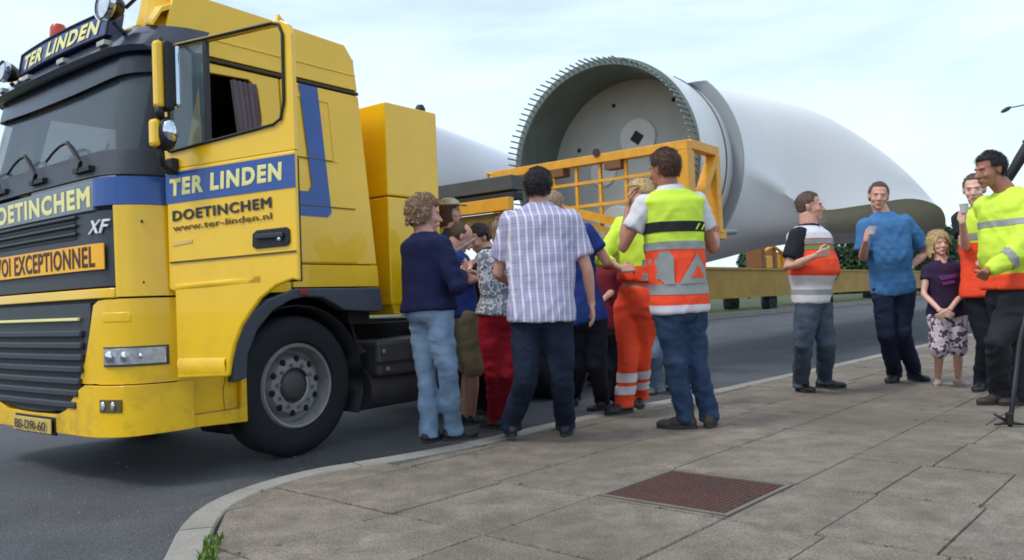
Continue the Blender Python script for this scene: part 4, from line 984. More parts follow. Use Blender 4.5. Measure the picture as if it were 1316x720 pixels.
def mesh_obj(name, V, F, material, parent):
    me = bpy.data.meshes.new(name); me.from_pydata(V.tolist() if hasattr(V, 'tolist') else V, [], F)
    me.polygons.foreach_set('use_smooth', [True] * len(me.polygons)); me.materials.append(material)
    o = bpy.data.objects.new(name, me); C.objects.link(o); o.parent = parent; return o
def U(v): v = np.array(v, float); return v / (np.linalg.norm(v) + 1e-9)

def hand(mb, wrist, d, n, side, s=1.0, curl=.5, grip=0.0):
    """five-fingered hand. d: finger direction, n: palm normal (fingers curl towards it), side: +1/-1 thumb side"""
    d = U(d); n = np.array(n, float); n = U(n - d * (n @ d)); x = np.cross(d, n) * side
    W = np.array(wrist, float)
    for k, o_ in enumerate((.030, .011, -.009, -.028)):
        base = W + d * (.088 - abs(o_) * .12) * s + x * o_ * s
        mb.capsule([W + x * o_ * .55 * s - d * .01 * s, W + d * .045 * s + x * o_ * .9 * s, base], [.0145 * s, .0135 * s, .011 * s], 8)
        L = (.070, .078, .073, .058)[k] * s; dirv = U(d + x * o_ * 2.0); p = base; pts = [p]
        for j, fr_ in enumerate((.46, .31, .23)):
            a = (curl * (1.0 + .12 * k) + grip) * (.7, 1.0, .7)[j]; 
            dirv = U(dirv * math.cos(a) + n * math.sin(a)); nn = n
            p = p + dirv * L * fr_; pts.append(p)
        mb.capsule(pts, [.0098 * s, .0092 * s, .0082 * s, .007 * s], 8)
    tb = W + d * .022 * s + x * .026 * s + n * .004 * s
    t1 = tb + U(d * .65 + x * .72 + n * (.2 + grip * .5)) * .042 * s; t2 = t1 + U(d * .9 + x * .12 + n * (.35 + grip)) * .032 * s; t3 = t2 + U(d * .9 - x * .2 * (1 + grip) + n * (.4 + grip)) * .024 * s
    mb.capsule([W + x * .012 * s, tb, t1, t2, t3], [.013 * s, .015 * s, .0115 * s, .0098 * s, .008 * s], 8)
    mb.ellipsoid(W + d * .05 * s, (.001, .001, .001), 4, 3)

def head_frame(az, pitch, roll=0):
    f = np.array([math.sin(az) * math.cos(pitch), math.cos(az) * math.cos(pitch), math.sin(pitch)])
    r = U(np.cross(f, [0, 0, 1])); u = np.cross(r, f)
    r2 = r * math.cos(roll) + u * math.sin(roll); u2 = -r * math.sin(roll) + u * math.cos(roll)
    return np.array([r2, f, u2]).T     # columns: right, front, up

def person(label, sp):
    """sp: pixel joints measured in the photo, Y distance; builds one continuous body plus clothes, hair, shoes"""
    Y = sp['Y']; s = sp.get('s', 1.0)
    az = math.radians(sp['az']); fwd = np.array([math.sin(az), math.cos(az), 0]); rt = np.array([math.cos(az), -math.sin(az), 0])
    J = lambda t: at(t[0], t[1], Y + (t[2] if len(t) > 2 else 0))
    feet = [gnd(*f[:2], f[3] if len(f) > 3 else sp.get('gz', 0)) for f in sp['feet']]
    org = (feet[0] + feet[1]) / 2
    root = thing('person', label, 'person', org, -az)
    Rl = np.array([[rt[0], rt[1], 0], [fwd[0], fwd[1], 0], [0, 0, 1.0]])
    loc = lambda P: (np.asarray(P) - org) @ Rl.T
    neck, pel = J(sp['neck']), J(sp['pelvis']); neck = neck + np.array([0, 0, .022 * s])
    b = sp.get('build', {})
    sw, cw, ww, hw = [b.get(k, v) * s for k, v in (('sh', .205), ('ch', .175), ('wa', .155), ('hi', .170))]
    cd, wd, hd = [b.get(k, v) * s for k, v in (('cd', .115), ('wd', .105), ('hd', .115))]
    spine = neck - pel; L = np.linalg.norm(spine); up = spine / L
    az_s = math.radians(sp.get('saz', sp['az'])); rs = np.array([math.cos(az_s), -math.sin(az_s), 0]); rs = U(rs - up * (rs @ up))
    lean = np.cross(up, rs)  # front
    if lean @ fwd < 0: lean = -lean
    rh = U(rt - up * (rt @ up)); fh = np.cross(up, rh); fh = fh if fh @ fwd > 0 else -fh
    def torso(mb, inf=0.0, t0=-.12, t1=1.0, n=28, top=True, flare=0.0):
        prof = [(-.16, hw * .80, hd * .85, 0), (-.08, hw * .98, hd * 1.0, -.01), (.04, hw, hd * 1.02, -.012), (.16, hw * .95, hd, -.008), (.34, ww, wd + b.get('belly', 0) * .7 * s, b.get('belly', 0) * .5 * s), (.5, (ww + cw) / 2, (wd + cd) / 2 + b.get('belly', 0) * .5 * s, b.get('belly', 0) * .4 * s),
                (.66, cw, cd, 0), (.80, cw * 1.02, cd * .98, -.005), (.88, sw * .93, cd * .86, -.01), (.935, sw * .74, cd * .70, -.012), (.975, sw * .50, cd * .58, -.012), (1.01, .070 * s, .072 * s, -.005)]
        P = []; 
        for (t, a, d_, off) in prof:
            if t < t0 - .05: continue
            if t > t1 + .02: continue
            P.append((t, a, d_, off))
        if P[0][0] > t0:
            P.insert(0, (t0,) + P[0][1:])
        vs = []
        for (t, a, d_, off) in P:
            k = min(1, max(0, t)); r_ = U(rh * (1 - k) + rs * k); f_ = U(fh * (1 - k) + lean * k)
            fl = flare * max(0, .25 - t); ii = inf * (1 if t < .93 else .5)
            c = pel + up * L * t + f_ * off * 1.0
            for j in range(n):
                q = 2 * PI * j / n; cx_, sy_ = math.cos(q), math.sin(q); e = .82
                x = math.copysign(abs(cx_) ** e, cx_) * (a + ii + fl); y = math.copysign(abs(sy_) ** e, sy_) * (d_ + ii + fl)
                vs.append(c + r_ * x + f_ * y)
        k = len(P); fs = [(i * n + j, i * n + (j + 1) % n, (i + 1) * n + (j + 1) % n, (i + 1) * n + j) for i in range(k - 1) for j in range(n)]
        fs += [tuple(range(n - 1, -1, -1)), tuple(range((k - 1) * n, k * n))]
        mb.add(vs, fs)
    shR = neck + rs * sw * .86 - up * .105 * s; shL = neck - rs * sw * .86 - up * .105 * s
    hipR = pel + rh * .09 * s - up * .04 * s; hipL = pel - rh * .09 * s - up * .04 * s
    ft = sp['feet']
    ank = [feet[i] + np.array([0, 0, .085 * s + (ft[i][4] if len(ft[i]) > 4 else 0)]) for i in (0, 1)]
    # index 0 = person's right leg / arm, 1 = left
    knees = [J(k) for k in sp['knees']]
    legs = [(hipR, knees[0], ank[0]), (hipL, knees[1], ank[1])]
    arms = []
    for k, sh in (('armR', shR), ('armL', shL)):
        if k in sp and sp[k] is not None:
            e, w = J(sp[k][0]), J(sp[k][1]); arms.append((sh, e, w, sp[k]))
        else: arms.append(None)
    hr = head_frame(math.radians(sp.get('haz', sp['az'])), math.radians(sp.get('hp', 0)), math.radians(sp.get('hroll', 0)))
    hc = J(sp['head']) - np.array([0, 0, .006]); hs = sp.get('hs', 1.0) * s * 1.045
    H = lambda p: hc + hr @ (np.array(p) * hs)
    # ---- body: torso, limbs
    lv = sp.get('lod', 1.0); bm_ = MB(); torso(bm_, -.018)
    ls = b.get('leg', 1.0)
    for h, k, a in legs:
        bm_.capsule([h, h * .5 + k * .5, k, k * .6 + a * .4, a, a - np.array([0, 0, .03])], [.088 * s * ls, .075 * s * ls, .052 * s, .055 * s * ls, .036 * s, .036 * s], 14)
    as_ = b.get('arm', 1.0)
    for A in arms:
        if A is None: continue
        sh, e, w, q = A; bm_.capsule([sh, sh * .5 + e * .5, e, e * .65 + w * .35, w], [.050 * s * as_, .044 * s * as_, .038 * s * as_, .037 * s * as_, .025 * s], 12)
    V1, F1, _ = bake(bm_, .014 * lv, 2); Vs = [V1]; Fs = [F1]
    # ---- head with face and neck
    hm = MB()
    E_ = lambda c, r: hm.ellipsoid(H(c), [q * hs for q in r], 16, 12, hr)
    E_((0, -.015, .035), (.077, .097, .086)); E_((0, .028, -.02), (.063, .064, .078)); E_((0, .036, -.068), (.050, .050, .040)); E_((0, .066, -.098), (.024, .020, .018))
    E_((0, .078, .022), (.050, .016, .011)); E_((.036, .062, -.030), (.024, .022, .022)); E_((-.036, .062, -.030), (.024, .022, .022))
    hm.capsule([H((0, .082, .012)), H((0, .097, -.012)), H((0, .112, -.032))], [.009 * hs, .011 * hs, .013 * hs], 10); E_((.011, .100, -.035), (.009, .010, .008)); E_((-.011, .100, -.035), (.009, .010, .008))
    E_((0, .090, -.060), (.022, .010, .007)); E_((0, .087, -.073), (.019, .010, .008))
    for sg_ in (-1, 1): E_((sg_ * .076, -.010, -.008), (.009, .017, .029)); E_((sg_ * .081, -.016, .002), (.007, .014, .018))
    nk = neck - up * .06 * s
    hm.capsule([nk, neck * .5 + H((0, -.02, -.09)) * .5, H((0, -.022, -.06))], [.078 * s, .066 * s * b.get('neck', 1), .062 * s * b.get('neck', 1)], 16)
    V2, F2, _ = bake(hm, .0062 * hs * lv, 2, .4); Fs.append([tuple(i + len(V1) for i in f) for f in F2]); Vs.append(V2)
    off = len(V1) + len(V2)
    for i, A in enumerate(arms):
        if A is None: continue
        sh, e, w, q = A; o = q[2] if len(q) > 2 else {}
        fd_ = U(w - e); d = np.array(o['d'], float) if 'd' in o else fd_; n = np.array(o.get('n', (0, 0, -1)), float)
        if abs(U(n) @ U(d)) > .95: n = n + rt * .7
        hb_ = MB(); hand(hb_, w + fd_ * .012 * s, d, n, (1 if i == 0 else -1) * o.get('flip', 1), s * .97, o.get('curl', .3), o.get('grip', 0))
        hb_.capsule([e * .45 + w * .55, w, w + U(d) * .02 * s], [.029 * s, .025 * s, .024 * s], 10)
        V3, F3, _ = bake(hb_, .0045 * lv, 1, .4); Fs.append([tuple(j + off for j in f) for f in F3]); off += len(V3); Vs.append(V3)
    Vb = loc(np.vstack(Vs)); Fb = [f for g in Fs for f in g]
    body = mesh_obj('body', Vb, Fb, sp['skin'], root)
    # ---- eyes, brows, mouth
    hl = lambda pts: loc(np.array([H(p) for p in pts]))
    for sg_ in (-1, 1):
        e = MB().ellipsoid(H((sg_ * .030, .0775, -.002)), (.0105 * hs, .0068 * hs, .0050 * hs), 12, 8, hr)
        eo = mesh_obj('eye', loc(np.array(e.v)), e.f, mat('eye_white', srgb(176, 166, 160), .35, var=.02), body)
        e = MB().ellipsoid(H((sg_ * .030, .0835, -.002)), (.0050 * hs, .0026 * hs, .0048 * hs), 10, 6, hr)
        ir = mesh_obj('iris', loc(np.array(e.v)), e.f, mat('iris_dark', srgb(44, 34, 30), .2, var=.02), body)
        e = MB().capsule([H((sg_ * .014, .092, .0165)), H((sg_ * .030, .090, .0205)), H((sg_ * .045, .077, .0145))], [.0024 * hs, .0030 * hs, .0018 * hs], 8)
        mesh_obj('eyebrow', loc(np.array(e.v)), e.f, sp.get('browmat', sp['hair']), body)
    e = MB().capsule([H((-.021, .089, -.066)), H((-.009, .0985, -.064)), H((0, .0995, -.066)), H((.009, .0985, -.064)), H((.021, .089, -.066))], [.0022 * hs, .0036 * hs, .004 * hs, .0036 * hs, .0022 * hs], 8)
    mesh_obj('lips', loc(np.array(e.v)), e.f, mat('lips', srgb(168, 104, 94), .5, var=.05), body)
    # ---- hair
    st_ = sp.get('style', 'short')
    if st_ != 'none':
        N_ = 64; vv = []; ff = []; NV = 44
        thick = {'short': .010, 'crop': .0045, 'curly': .021, 'bob': .014, 'long': .020, 'fringe': .004}[st_]
        def keep(x, y, z):
            front = .072 if st_ == 'short' else (.084 if st_ == 'crop' else .060)
            if st_ == 'fringe': return z > -.04 and y < .0 and z < .07 or (y < -.04 and z > -.045)
            low = {'short': -.052, 'crop': -.040, 'curly': -.075, 'bob': -.13, 'long': -.19}[st_]
            if y > .045: return z > front - (.035 if st_ in ('bob', 'long') and abs(x) > .045 else 0)
            if y > .005: return z > (front - .055 if st_ in ('short', 'crop') else (-.03 if st_ == 'curly' else -.10))
            if y > -.03: return z > (.012 if st_ in ('short', 'crop') else low)
            return z > low
        for i in range(NV + 1):
            th = PI * i / NV
            for j in range(N_):
                ph = 2 * PI * j / N_; x, y, z = math.sin(th) * math.cos(ph), math.sin(th) * math.sin(ph), math.cos(th)
                tk = thick
                p = np.array([x * (.078 + tk), -.016 + y * (.098 + tk), .035 + z * (.088 + tk)])
                if st_ in ('bob', 'long', 'curly') and p[2] < .02:   # hang down rather than curl in under the skull
                    q = (.02 - p[2]) / (.02 + .053 + thick); lowest = {'curly': -.085, 'bob': -.14, 'long': -.20}[st_]
                    p = np.array([math.cos(ph) * (.080 + tk) * (1 - .15 * q), -.018 + math.sin(ph) * (.098 + tk) * (1 - .2 * q), .02 + (lowest - .02) * min(1, q)])
                if st_ in ('short', 'crop') and p[2] < .02:
                    q = min(1, (.02 - p[2]) / .09); p[0] = math.cos(ph) * (.079 + tk) * (1 - .22 * q); p[1] = -.016 + math.sin(ph) * (.098 + tk) * (1 - .26 * q); p[2] = .02 - .09 * q
                vv.append(p)
        vv = np.array(vv); 
        amp, fq = {'short': (.005, 26), 'crop': (.0015, 60), 'curly': (.014, 20), 'bob': (.006, 22), 'long': (.006, 22), 'fringe': (.001, 60)}[st_]
        sc = np.array([1, 1, .45]) if st_ in ('bob', 'long') else np.array([1, 1, 1])
        cdir = vv - np.array([0, -.016, .02]); cdir /= np.linalg.norm(cdir, axis=1)[:, None] + 1e-9
        ns = vnoise(vv * fq * 1.0 * sc * 2.0, int(hc[0] * 100) & 255) + .5 * vnoise(vv * fq * 4 * sc, 3)
        mask = np.array([keep(*p) for p in vv])
        vd = vv + cdir * (ns * amp)[:, None]
        inn = vv - cdir * (thick * .9)
        for i in range(NV):
            for j in range(N_):
                q = (i * N_ + j, (i + 1) * N_ + j, (i + 1) * N_ + (j + 1) % N_, i * N_ + (j + 1) % N_)
                if sum(mask[k] for k in q) >= 3: ff.append(q)
        # pull the outline inwards so that the hair meets the skin
        used = {}
        for f in ff:
            for a_, b_ in zip(f, f[1:] + f[:1]):
                k = (min(a_, b_), max(a_, b_)); used[k] = used.get(k, 0) + 1
        edge = {v for k, c_ in used.items() if c_ == 1 for v in k}
        if st_ not in ('bob', 'long'):
            for v in edge: vd[v] = inn[v]
        hv = (hr @ (vd * hs).T).T + hc
        ho = mesh_obj('hair', loc(hv), ff, sp['hair'], body)
        so_ = ho.modifiers.new('solid', 'SOLIDIFY'); so_.thickness = .006 * hs; so_.offset = -1
        fl = MB(); rc = random.Random(int(hc[0] * 1000) & 4095); vis = [v for v in range(len(vd)) if mask[v] and v not in edge]
        ln_ = {'short': .026, 'crop': .009, 'curly': .022, 'bob': .06, 'long': .07, 'fringe': .006}[st_]
        for k in range(1500 if lv < 1.3 else 500):
            v = rc.choice(vis); p = vd[v]; n_ = cdir[v]; g_ = np.array([rc.gauss(0, .25), -.35 + rc.gauss(0, .3), -1.0]); g_ = g_ - n_ * (g_ @ n_)
            g_ /= np.linalg.norm(g_) + 1e-6; w_2 = np.cross(g_, n_) * rc.uniform(.0008, .0020); l_ = ln_ * rc.uniform(.5, 1.2)
            a_ = p + n_ * .001; b_ = p + g_ * l_ * .5 + n_ * rc.uniform(.001, .006) * (1 + ln_ * 20); c_ = p + g_ * l_ + n_ * rc.uniform(-.003, .006)
            fl.add([hc + hr @ (q * hs) for q in (a_ - w_2, a_ + w_2, b_ + w_2, b_ - w_2, c_)], [(0, 1, 2, 3), (3, 2, 4)])
        tag(mesh_obj('hair_strands', loc(np.array(fl.v)), fl.f, sp['hair'], body), kind='stuff')
        if st_ == 'curly':
            cl = MB(); rc = random.Random(5)
            for k in range(900):
                v = rc.randrange(len(vd))
                if not mask[v]: continue
                c = hc + hr @ (vd[v] * hs); a_ = rc.uniform(.003, .0075) * hs; c = c + np.array([rc.gauss(0, .004), rc.gauss(0, .004), rc.gauss(0, .004)])
                cl.ellipsoid(c, (a_, a_ * rc.uniform(.5, 1), a_ * rc.uniform(.6, 1.2)), 7, 5, hr)
            mesh_obj('curls', loc(np.array(cl.v)), cl.f, sp.get('hair2', sp['hair']), body)
    # ---- trousers
    def fold(V, N, amp, kind, seed):
        if kind == 'leg': 
            n = 1 - 2 * np.abs(vnoise(V * np.array([6, 6, 12]) + vnoise(V * 5, 4)[:, None] * 1.3, seed)); n = n * .75 + (1 - 2 * np.abs(vnoise(V * np.array([11, 11, 26]) + vnoise(V * 9, 8)[:, None] * 1.2, seed))) * .35 - .3
        else: 
            Q = V @ np.array([[.8, 0, .6], [0, 1, 0], [-.6, 0, .8]]); Q2 = V @ np.array([[.8, 0, -.6], [0, 1, 0], [.6, 0, .8]])
            n = (1 - 2 * np.abs(vnoise(Q * np.array([15, 9, 5]), seed))) * .5 + (1 - 2 * np.abs(vnoise(Q2 * np.array([13, 9, 6]) + 5, seed))) * .5 + (1 - 2 * np.abs(vnoise(V * np.array([9, 9, 22]) + 3, seed))) * .3 - .4
        return V + N * (n * amp)[:, None]
    def garment(name, mb, vox, m_, amp, kind, seed=1, cuts=None, smooth=4):
        V, F, N = bake(mb, vox * lv, smooth); Vl = loc(V); Nl = N @ Rl.T
        Vl = fold(Vl, Nl, amp * 1.3, kind, seed + int(org[0] * 37) % 91)
        return mesh_obj(name, Vl, F, m_, root)
    tr_ = sp['trousers']; tb_ = MB(); lg_ = tr_.get('len', 1.0); w_ = tr_.get('w', 1.0)
    torso(tb_, .004, -.16, tr_.get('rise', .14))
    for h, k, a in legs:
        if lg_ >= .99:
            e = a - np.array([0, 0, .045 * s])
            tb_.tube([h, h * .6 + k * .4, k, k * .5 + a * .5, a + np.array([0, 0, .03]), e], [.102 * s * w_ * ls, .092 * s * w_ * ls, .072 * s * w_, .068 * s * w_, .066 * s * w_, .068 * s * w_], 18)
        else:
            e = k * (1 - (lg_ - .5) * 2) + a * (lg_ - .5) * 2 if lg_ > .5 else h * (1 - lg_ * 2) + k * lg_ * 2
            if lg_ > .5: tb_.tube([h, h * .5 + k * .5, k, e], [.10 * s * w_, .092 * s * w_, .082 * s * w_, .082 * s * w_], 18)
            else: tb_.tube([h, h * .5 + e * .5, e], [.10 * s * w_, .095 * s * w_, .09 * s * w_], 18)
        tb_.ellipsoid(h, (.10 * s * w_ * ls,) * 3, 14, 10)
    to = garment('trousers' if lg_ >= .99 else 'shorts', tb_, .014, tr_['m'], tr_.get('amp', .007), 'leg', 2)
    out = {'root': root, 'body': body, 'trousers': to}
    # ---- shirt
    sh_ = sp['shirt']; sb_ = MB(); torso(sb_, .012 + sh_.get('inf', 0), sh_.get('hem', -.12), 1.0, flare=sh_.get('flare', .05))
    for A in arms:
        if A is None: continue
        sh, e, w, q = A; ln = sh_.get('sleeve', 1.0); r_ = sh_.get('r', 1.0) * s * as_
        sb_.ellipsoid(sh, (.066 * r_,) * 3, 14, 10)
        if ln <= 1.0: e2 = sh + (e - sh) * ln; sb_.tube([sh, sh * .5 + e2 * .5, e2], [.066 * r_, .064 * r_, .066 * r_], 14)
        else:
            e2 = e + (w - e) * (ln - 1); sb_.tube([sh, sh * .5 + e * .5, e * .85 + sh * .15, e * .85 + e2 * .15, e * .5 + e2 * .5, e2], [.066 * r_, .060 * r_, .054 * r_, .052 * r_, .047 * r_, .042 * r_], 14)
            sb_.ellipsoid(e, (.053 * r_,) * 3, 12, 8)
    so = garment('shirt' if not sh_.get('name') else sh_['name'], sb_, .013, sh_['m'], sh_.get('amp', .006), 'top', 5)
    out['shirt'] = so
    if sh_.get('collar'):
        cm = MB(); base = neck + up * (-.012 * s); row = []
        for j in range(25):
            q = 2 * PI * j / 24; rr_ = rs * math.cos(q) + lean * math.sin(q)
            op = .030 * max(0, math.sin(q)) ** 3
            row.append([base + rr_ * .074 * s - up * (.01 + op) * s, base + rr_ * .070 * s + up * (.030 - op) * s, base + rr_ * .082 * s + up * (.024 - op) * s, base + rr_ * .094 * s - up * (.012 + op) * s])
        cm.grid(row); mesh_obj('collar', loc(np.array(cm.v)), cm.f, sh_['collar'], so)
    # ---- vest over the shirt
    if 'vest' in sp:
        v_ = sp['vest']; vb = MB(); torso(vb, v_.get('inf', .030), v_.get('hem', -.15), v_.get('top', .965), flare=v_.get('flare', .06))
        out['vest'] = garment(v_.get('name', 'vest'), vb, .013, v_['m'], .005, 'top', 9)
    # ---- shoes
    for i, f in enumerate(sp['feet']):
        faz = math.radians(f[2]); d = np.array([math.sin(faz), math.cos(faz), 0]); r_ = np.array([d[1], -d[0], 0]); o = feet[i] + np.array([0, 0, f[4] if len(f) > 4 else 0]); k = s * sp.get('fs', 1.0)
        R_ = np.array([r_, d, [0, 0, 1]]).T; mb = MB()
        mb.ellipsoid(o + d * -.035 * k + np.array([0, 0, .045 * k]), (.038 * k, .050 * k, .046 * k), 14, 10, R_)
        mb.ellipsoid(o + d * .045 * k + np.array([0, 0, .040 * k]), (.042 * k, .075 * k, .040 * k), 14, 10, R_)
        mb.ellipsoid(o + d * .125 * k + np.array([0, 0, .028 * k]), (.047 * k, .070 * k, .032 * k), 14, 10, R_)
        mb.tube([o + d * -.02 * k + np.array([0, 0, .04 * k]), o + d * -.025 * k + np.array([0, 0, .10 * k])], [.045 * k, .044 * k], 14)
        V, F, N = bake(mb, .009, 2); zb = o[2] + .006; V[:, 2] = np.maximum(V[:, 2], zb + .012)
        so_ = mesh_obj('shoe', loc(V), F, sp['shoe'], root)
        ol = MB(); P = []
        for j in range(28):
            q = 2 * PI * j / 28; yy = math.sin(q); x = math.cos(q) * (.044 + .006 * yy) * k; y = (.052 + yy * .140) * k; P.append(o + r_ * x + d * y)
        ol.poly([p + np.array([0, 0, .002]) for p in P], (0, 0, .024 * k)); mesh_obj('sole', loc(np.array(ol.v)), ol.f, sp.get('sole', mat('shoe_sole', srgb(48, 46, 46), .8)), so_).data.polygons.foreach_set('use_smooth', [False] * len(ol.f))
    out.update(J=J, loc=loc, neck=neck, up=up, L=L, pel=pel, rs=rs, front=lean, arms=arms, Rl=Rl, s=s, H=H, hr=hr)
    return out

def band(src, name, z0, z1, material, parent, d=.004, tilt=0.0):
    """strip of the garment between two heights (local z), lifted off the cloth"""
    bm = bmesh.new(); bm.from_mesh(src.data)
    n = Vector((0, tilt, 1)).normalized()
    for z, cl_o in ((z0, False), (z1, True)):
        geo = bm.verts[:] + bm.edges[:] + bm.faces[:]
        bmesh.ops.bisect_plane(bm, geom=geo, plane_co=(0, 0, z), plane_no=n, clear_outer=cl_o, clear_inner=not cl_o)
    bm.normal_update()
    for v in bm.verts: v.co = v.co + v.normal * d
    me = bpy.data.meshes.new(name); bm.to_mesh(me); bm.free(); me.materials.clear(); me.materials.append(material)
    o = bpy.data.objects.new(name, me); C.objects.link(o); o.parent = parent; return o
def decal(src, name, polys, material, parent, side=-1, d=.006):
    """flat outlines in (x, z) laid on the garment's back (side -1) or front (+1)"""
    me = src.data; bvh = BVHTree.FromPolygons([v.co for v in me.vertices], [p.vertices for p in me.polygons])
    mb = MB()
    for P in polys:
        bm = bmesh.new(); vs = [bm.verts.new((x, 0, z)) for x, z in P]; es = [bm.edges.new((vs[i], vs[(i + 1) % len(vs)])) for i in range(len(vs))]
        bmesh.ops.triangle_fill(bm, edges=es, use_beauty=True); bmesh.ops.subdivide_edges(bm, edges=bm.edges, cuts=5, use_grid_fill=True); bmesh.ops.triangulate(bm, faces=bm.faces)
        bm.verts.index_update(); V = []
        for v in bm.verts:
            h = bvh.ray_cast(Vector((v.co.x, side * 2.0, v.co.z)), Vector((0, -side, 0)))
            V.append((v.co.x, (h[0].y if h[0] else 0) + side * d, v.co.z))
        mb.add(V, [tuple(w.index for w in f.verts) for f in bm.faces]); bm.free()
    return mesh_obj(name, mb.v, mb.f, material, parent)
def zline(P, x, y):
    """local height of photo pixel row y on the person (at their own distance)"""
    return float(P['loc'](P['J']((x, y)))[2])

# cloth materials
def plaid(name):
    m = bpy.data.materials.new(name); m.use_nodes = True; n, l, b = nodes_of(m); b.inputs['Roughness'].default_value = .9
    t = n.new('ShaderNodeTexCoord'); sp_ = n.new('ShaderNodeSeparateXYZ'); l.new(t.outputs['Object'], sp_.inputs[0])
    ad = n.new('ShaderNodeMath'); ad.operation = 'MULTIPLY_ADD'; l.new(sp_.outputs[1], ad.inputs[0]); ad.inputs[1].default_value = .45; l.new(sp_.outputs[0], ad.inputs[2])
    def stripe(src, period, width, phase=0):
        a = n.new('ShaderNodeMath'); a.operation = 'MULTIPLY_ADD'; l.new(src, a.inputs[0]); a.inputs[1].default_value = 1 / period; a.inputs[2].default_value = phase
        f = n.new('ShaderNodeMath'); f.operation = 'FRACT'; l.new(a.outputs[0], f.inputs[0])
        s_ = n.new('ShaderNodeMath'); s_.operation = 'SUBTRACT'; l.new(f.outputs[0], s_.inputs[0]); s_.inputs[1].default_value = .5
        ab_ = n.new('ShaderNodeMath'); ab_.operation = 'ABSOLUTE'; l.new(s_.outputs[0], ab_.inputs[0])
        mr = n.new('ShaderNodeMapRange'); l.new(ab_.outputs[0], mr.inputs[0]); mr.inputs[1].default_value = width * .5 * .7; mr.inputs[2].default_value = width * .5 * 1.3; mr.inputs[3].default_value = 1; mr.inputs[4].default_value = 0
        return mr.outputs[0]
    col = srgb(158, 152, 184)
    def mix(prev, fac, c, k):
        x = n.new('ShaderNodeMix'); x.data_type = 'RGBA'; mm = n.new('ShaderNodeMath'); mm.operation = 'MULTIPLY'; l.new(fac, mm.inputs[0]); mm.inputs[1].default_value = k; l.new(mm.outputs[0], x.inputs[0])
        if isinstance(prev, tuple): x.inputs[6].default_value = prev
        else: l.new(prev, x.inputs[6])
        x.inputs[7].default_value = c; return x.outputs[2]
    c = mix(col, stripe(ad.outputs[0], .0145, .5), srgb(186, 182, 206), .6)
    c = mix(c, stripe(sp_.outputs[2], .085, .22), srgb(206, 200, 222), .35)
    c = mix(c, stripe(sp_.outputs[2], .042, .14, .25), srgb(126, 110, 140), .45)
    c = mix(c, stripe(ad.outputs[0], .045, .20), srgb(236, 230, 244), .8)
    l.new(c, b.inputs['Base Color']); return m
def patches(name, c1, c2, sc=24, pos=.52, c3=None):
    m = bpy.data.materials.new(name); m.use_nodes = True; n, l, b = nodes_of(m); b.inputs['Roughness'].default_value = .9
    t = n.new('ShaderNodeTexCoord'); a = n.new('ShaderNodeTexNoise'); a.inputs['Scale'].default_value = sc; a.inputs['Detail'].default_value = 2; l.new(t.outputs['Object'], a.inputs['Vector'])
    r = n.new('ShaderNodeValToRGB'); r.color_ramp.interpolation = 'CONSTANT'; r.color_ramp.elements[0].color = c1; r.color_ramp.elements[1].color = c2; r.color_ramp.elements[1].position = pos
    if c3: e = r.color_ramp.elements.new(pos + .1); e.color = c3
    l.new(a.outputs['Fac'], r.inputs[0]); l.new(r.outputs[0], b.inputs['Base Color']); return m
def denim(name, c, fade=.5):
    m = mat(name, srgb(*c), .85, var=.34, vscale=7.5, bump=.2, bscale=26, spec=.15, bstretch=(1, 1, 2.2)); return m
JEAN_L = denim('light_denim', (122, 144, 170)); JEAN_D = denim('dark_denim', (34, 42, 62)); JEAN_B = denim('blue_denim', (50, 68, 94)); JEAN_G = denim('grey_blue_denim', (74, 84, 100))
JEAN_N = denim('navy_denim', (34, 40, 58))
NAVYK = cloth('navy_knit', (28, 32, 66)); PLAID = plaid('lavender_plaid'); HIY = cloth('hivis_yellow', (208, 234, 76), .05, .7); HIO = cloth('hivis_orange', (252, 84, 52), .06, .7)
REFL = cloth('reflective_tape', (150, 152, 150), .06, .35, .05); REFW = cloth('reflective_tape_white', (216, 212, 218), .05, .35, .05); REFK = cloth('black_tape', (44, 44, 46), .05)
RED_ = cloth('red_trouser_cloth', (150, 26, 40), .12); KHAKI = cloth('khaki_cloth', (126, 116, 94), .14); BLUES = cloth('royal_blue_cloth', (36, 56, 120)); DKG = cloth('dark_grey_jacket', (56, 58, 70)); MAR = cloth('maroon_cloth', (110, 32, 48))
BLK = cloth('black_trouser_cloth', (30, 32, 42)); BLK2 = cloth('charcoal_work_cloth', (44, 45, 50)); POLO = cloth('blue_polo_cotton', (70, 118, 168), .08); WTEE = cloth('white_cotton', (214, 212, 216), .05); BLKTEE = cloth('black_cotton', (36, 38, 46)); PURP = cloth('dark_purple_cotton', (52, 38, 66), .12)
GREYP = patches('grey_white_print', srgb(120, 124, 136), srgb(206, 206, 212), 26, .5, srgb(86, 92, 108)); FLOR = patches('floral_print_cotton', srgb(84, 66, 92), srgb(212, 200, 208), 22, .46, srgb(200, 186, 196))
def hairmat(name, c): return mat(name, srgb(*[min(255, int(q * 1.12)) for q in c]), .55, var=.35, vscale=45, bump=.6, bscale=90, bstretch=(1, 1, .25), spec=.3)
H_BR = hairmat('brown_hair', (74, 50, 40)); H_DK = hairmat('dark_hair', (36, 30, 32)); H_CU = hairmat('greying_curly_hair', (122, 96, 76)); H_CU2 = hairmat('curl_highlights', (166, 140, 114)); H_BL = hairmat('blonde_hair', (196, 168, 122)); H_GR = hairmat('short_grey_brown_hair', (88, 72, 64)); H_LB = hairmat('light_brown_hair', (140, 116, 92))
SHOE_B = mat('black_shoe_leather', srgb(34, 32, 34), .5, var=.15, bump=.1); SHOE_BR = mat('brown_work_boot', srgb(58, 48, 42), .7, var=.2, bump=.15); SHOE_G = mat('grey_trainer', srgb(90, 92, 98), .7, var=.15); SHOE_L = mat('pale_canvas_shoe', srgb(168, 156, 150), .8, var=.1)

def LB(P, y, x=None): return zline(P, x if x is not None else 0, y)
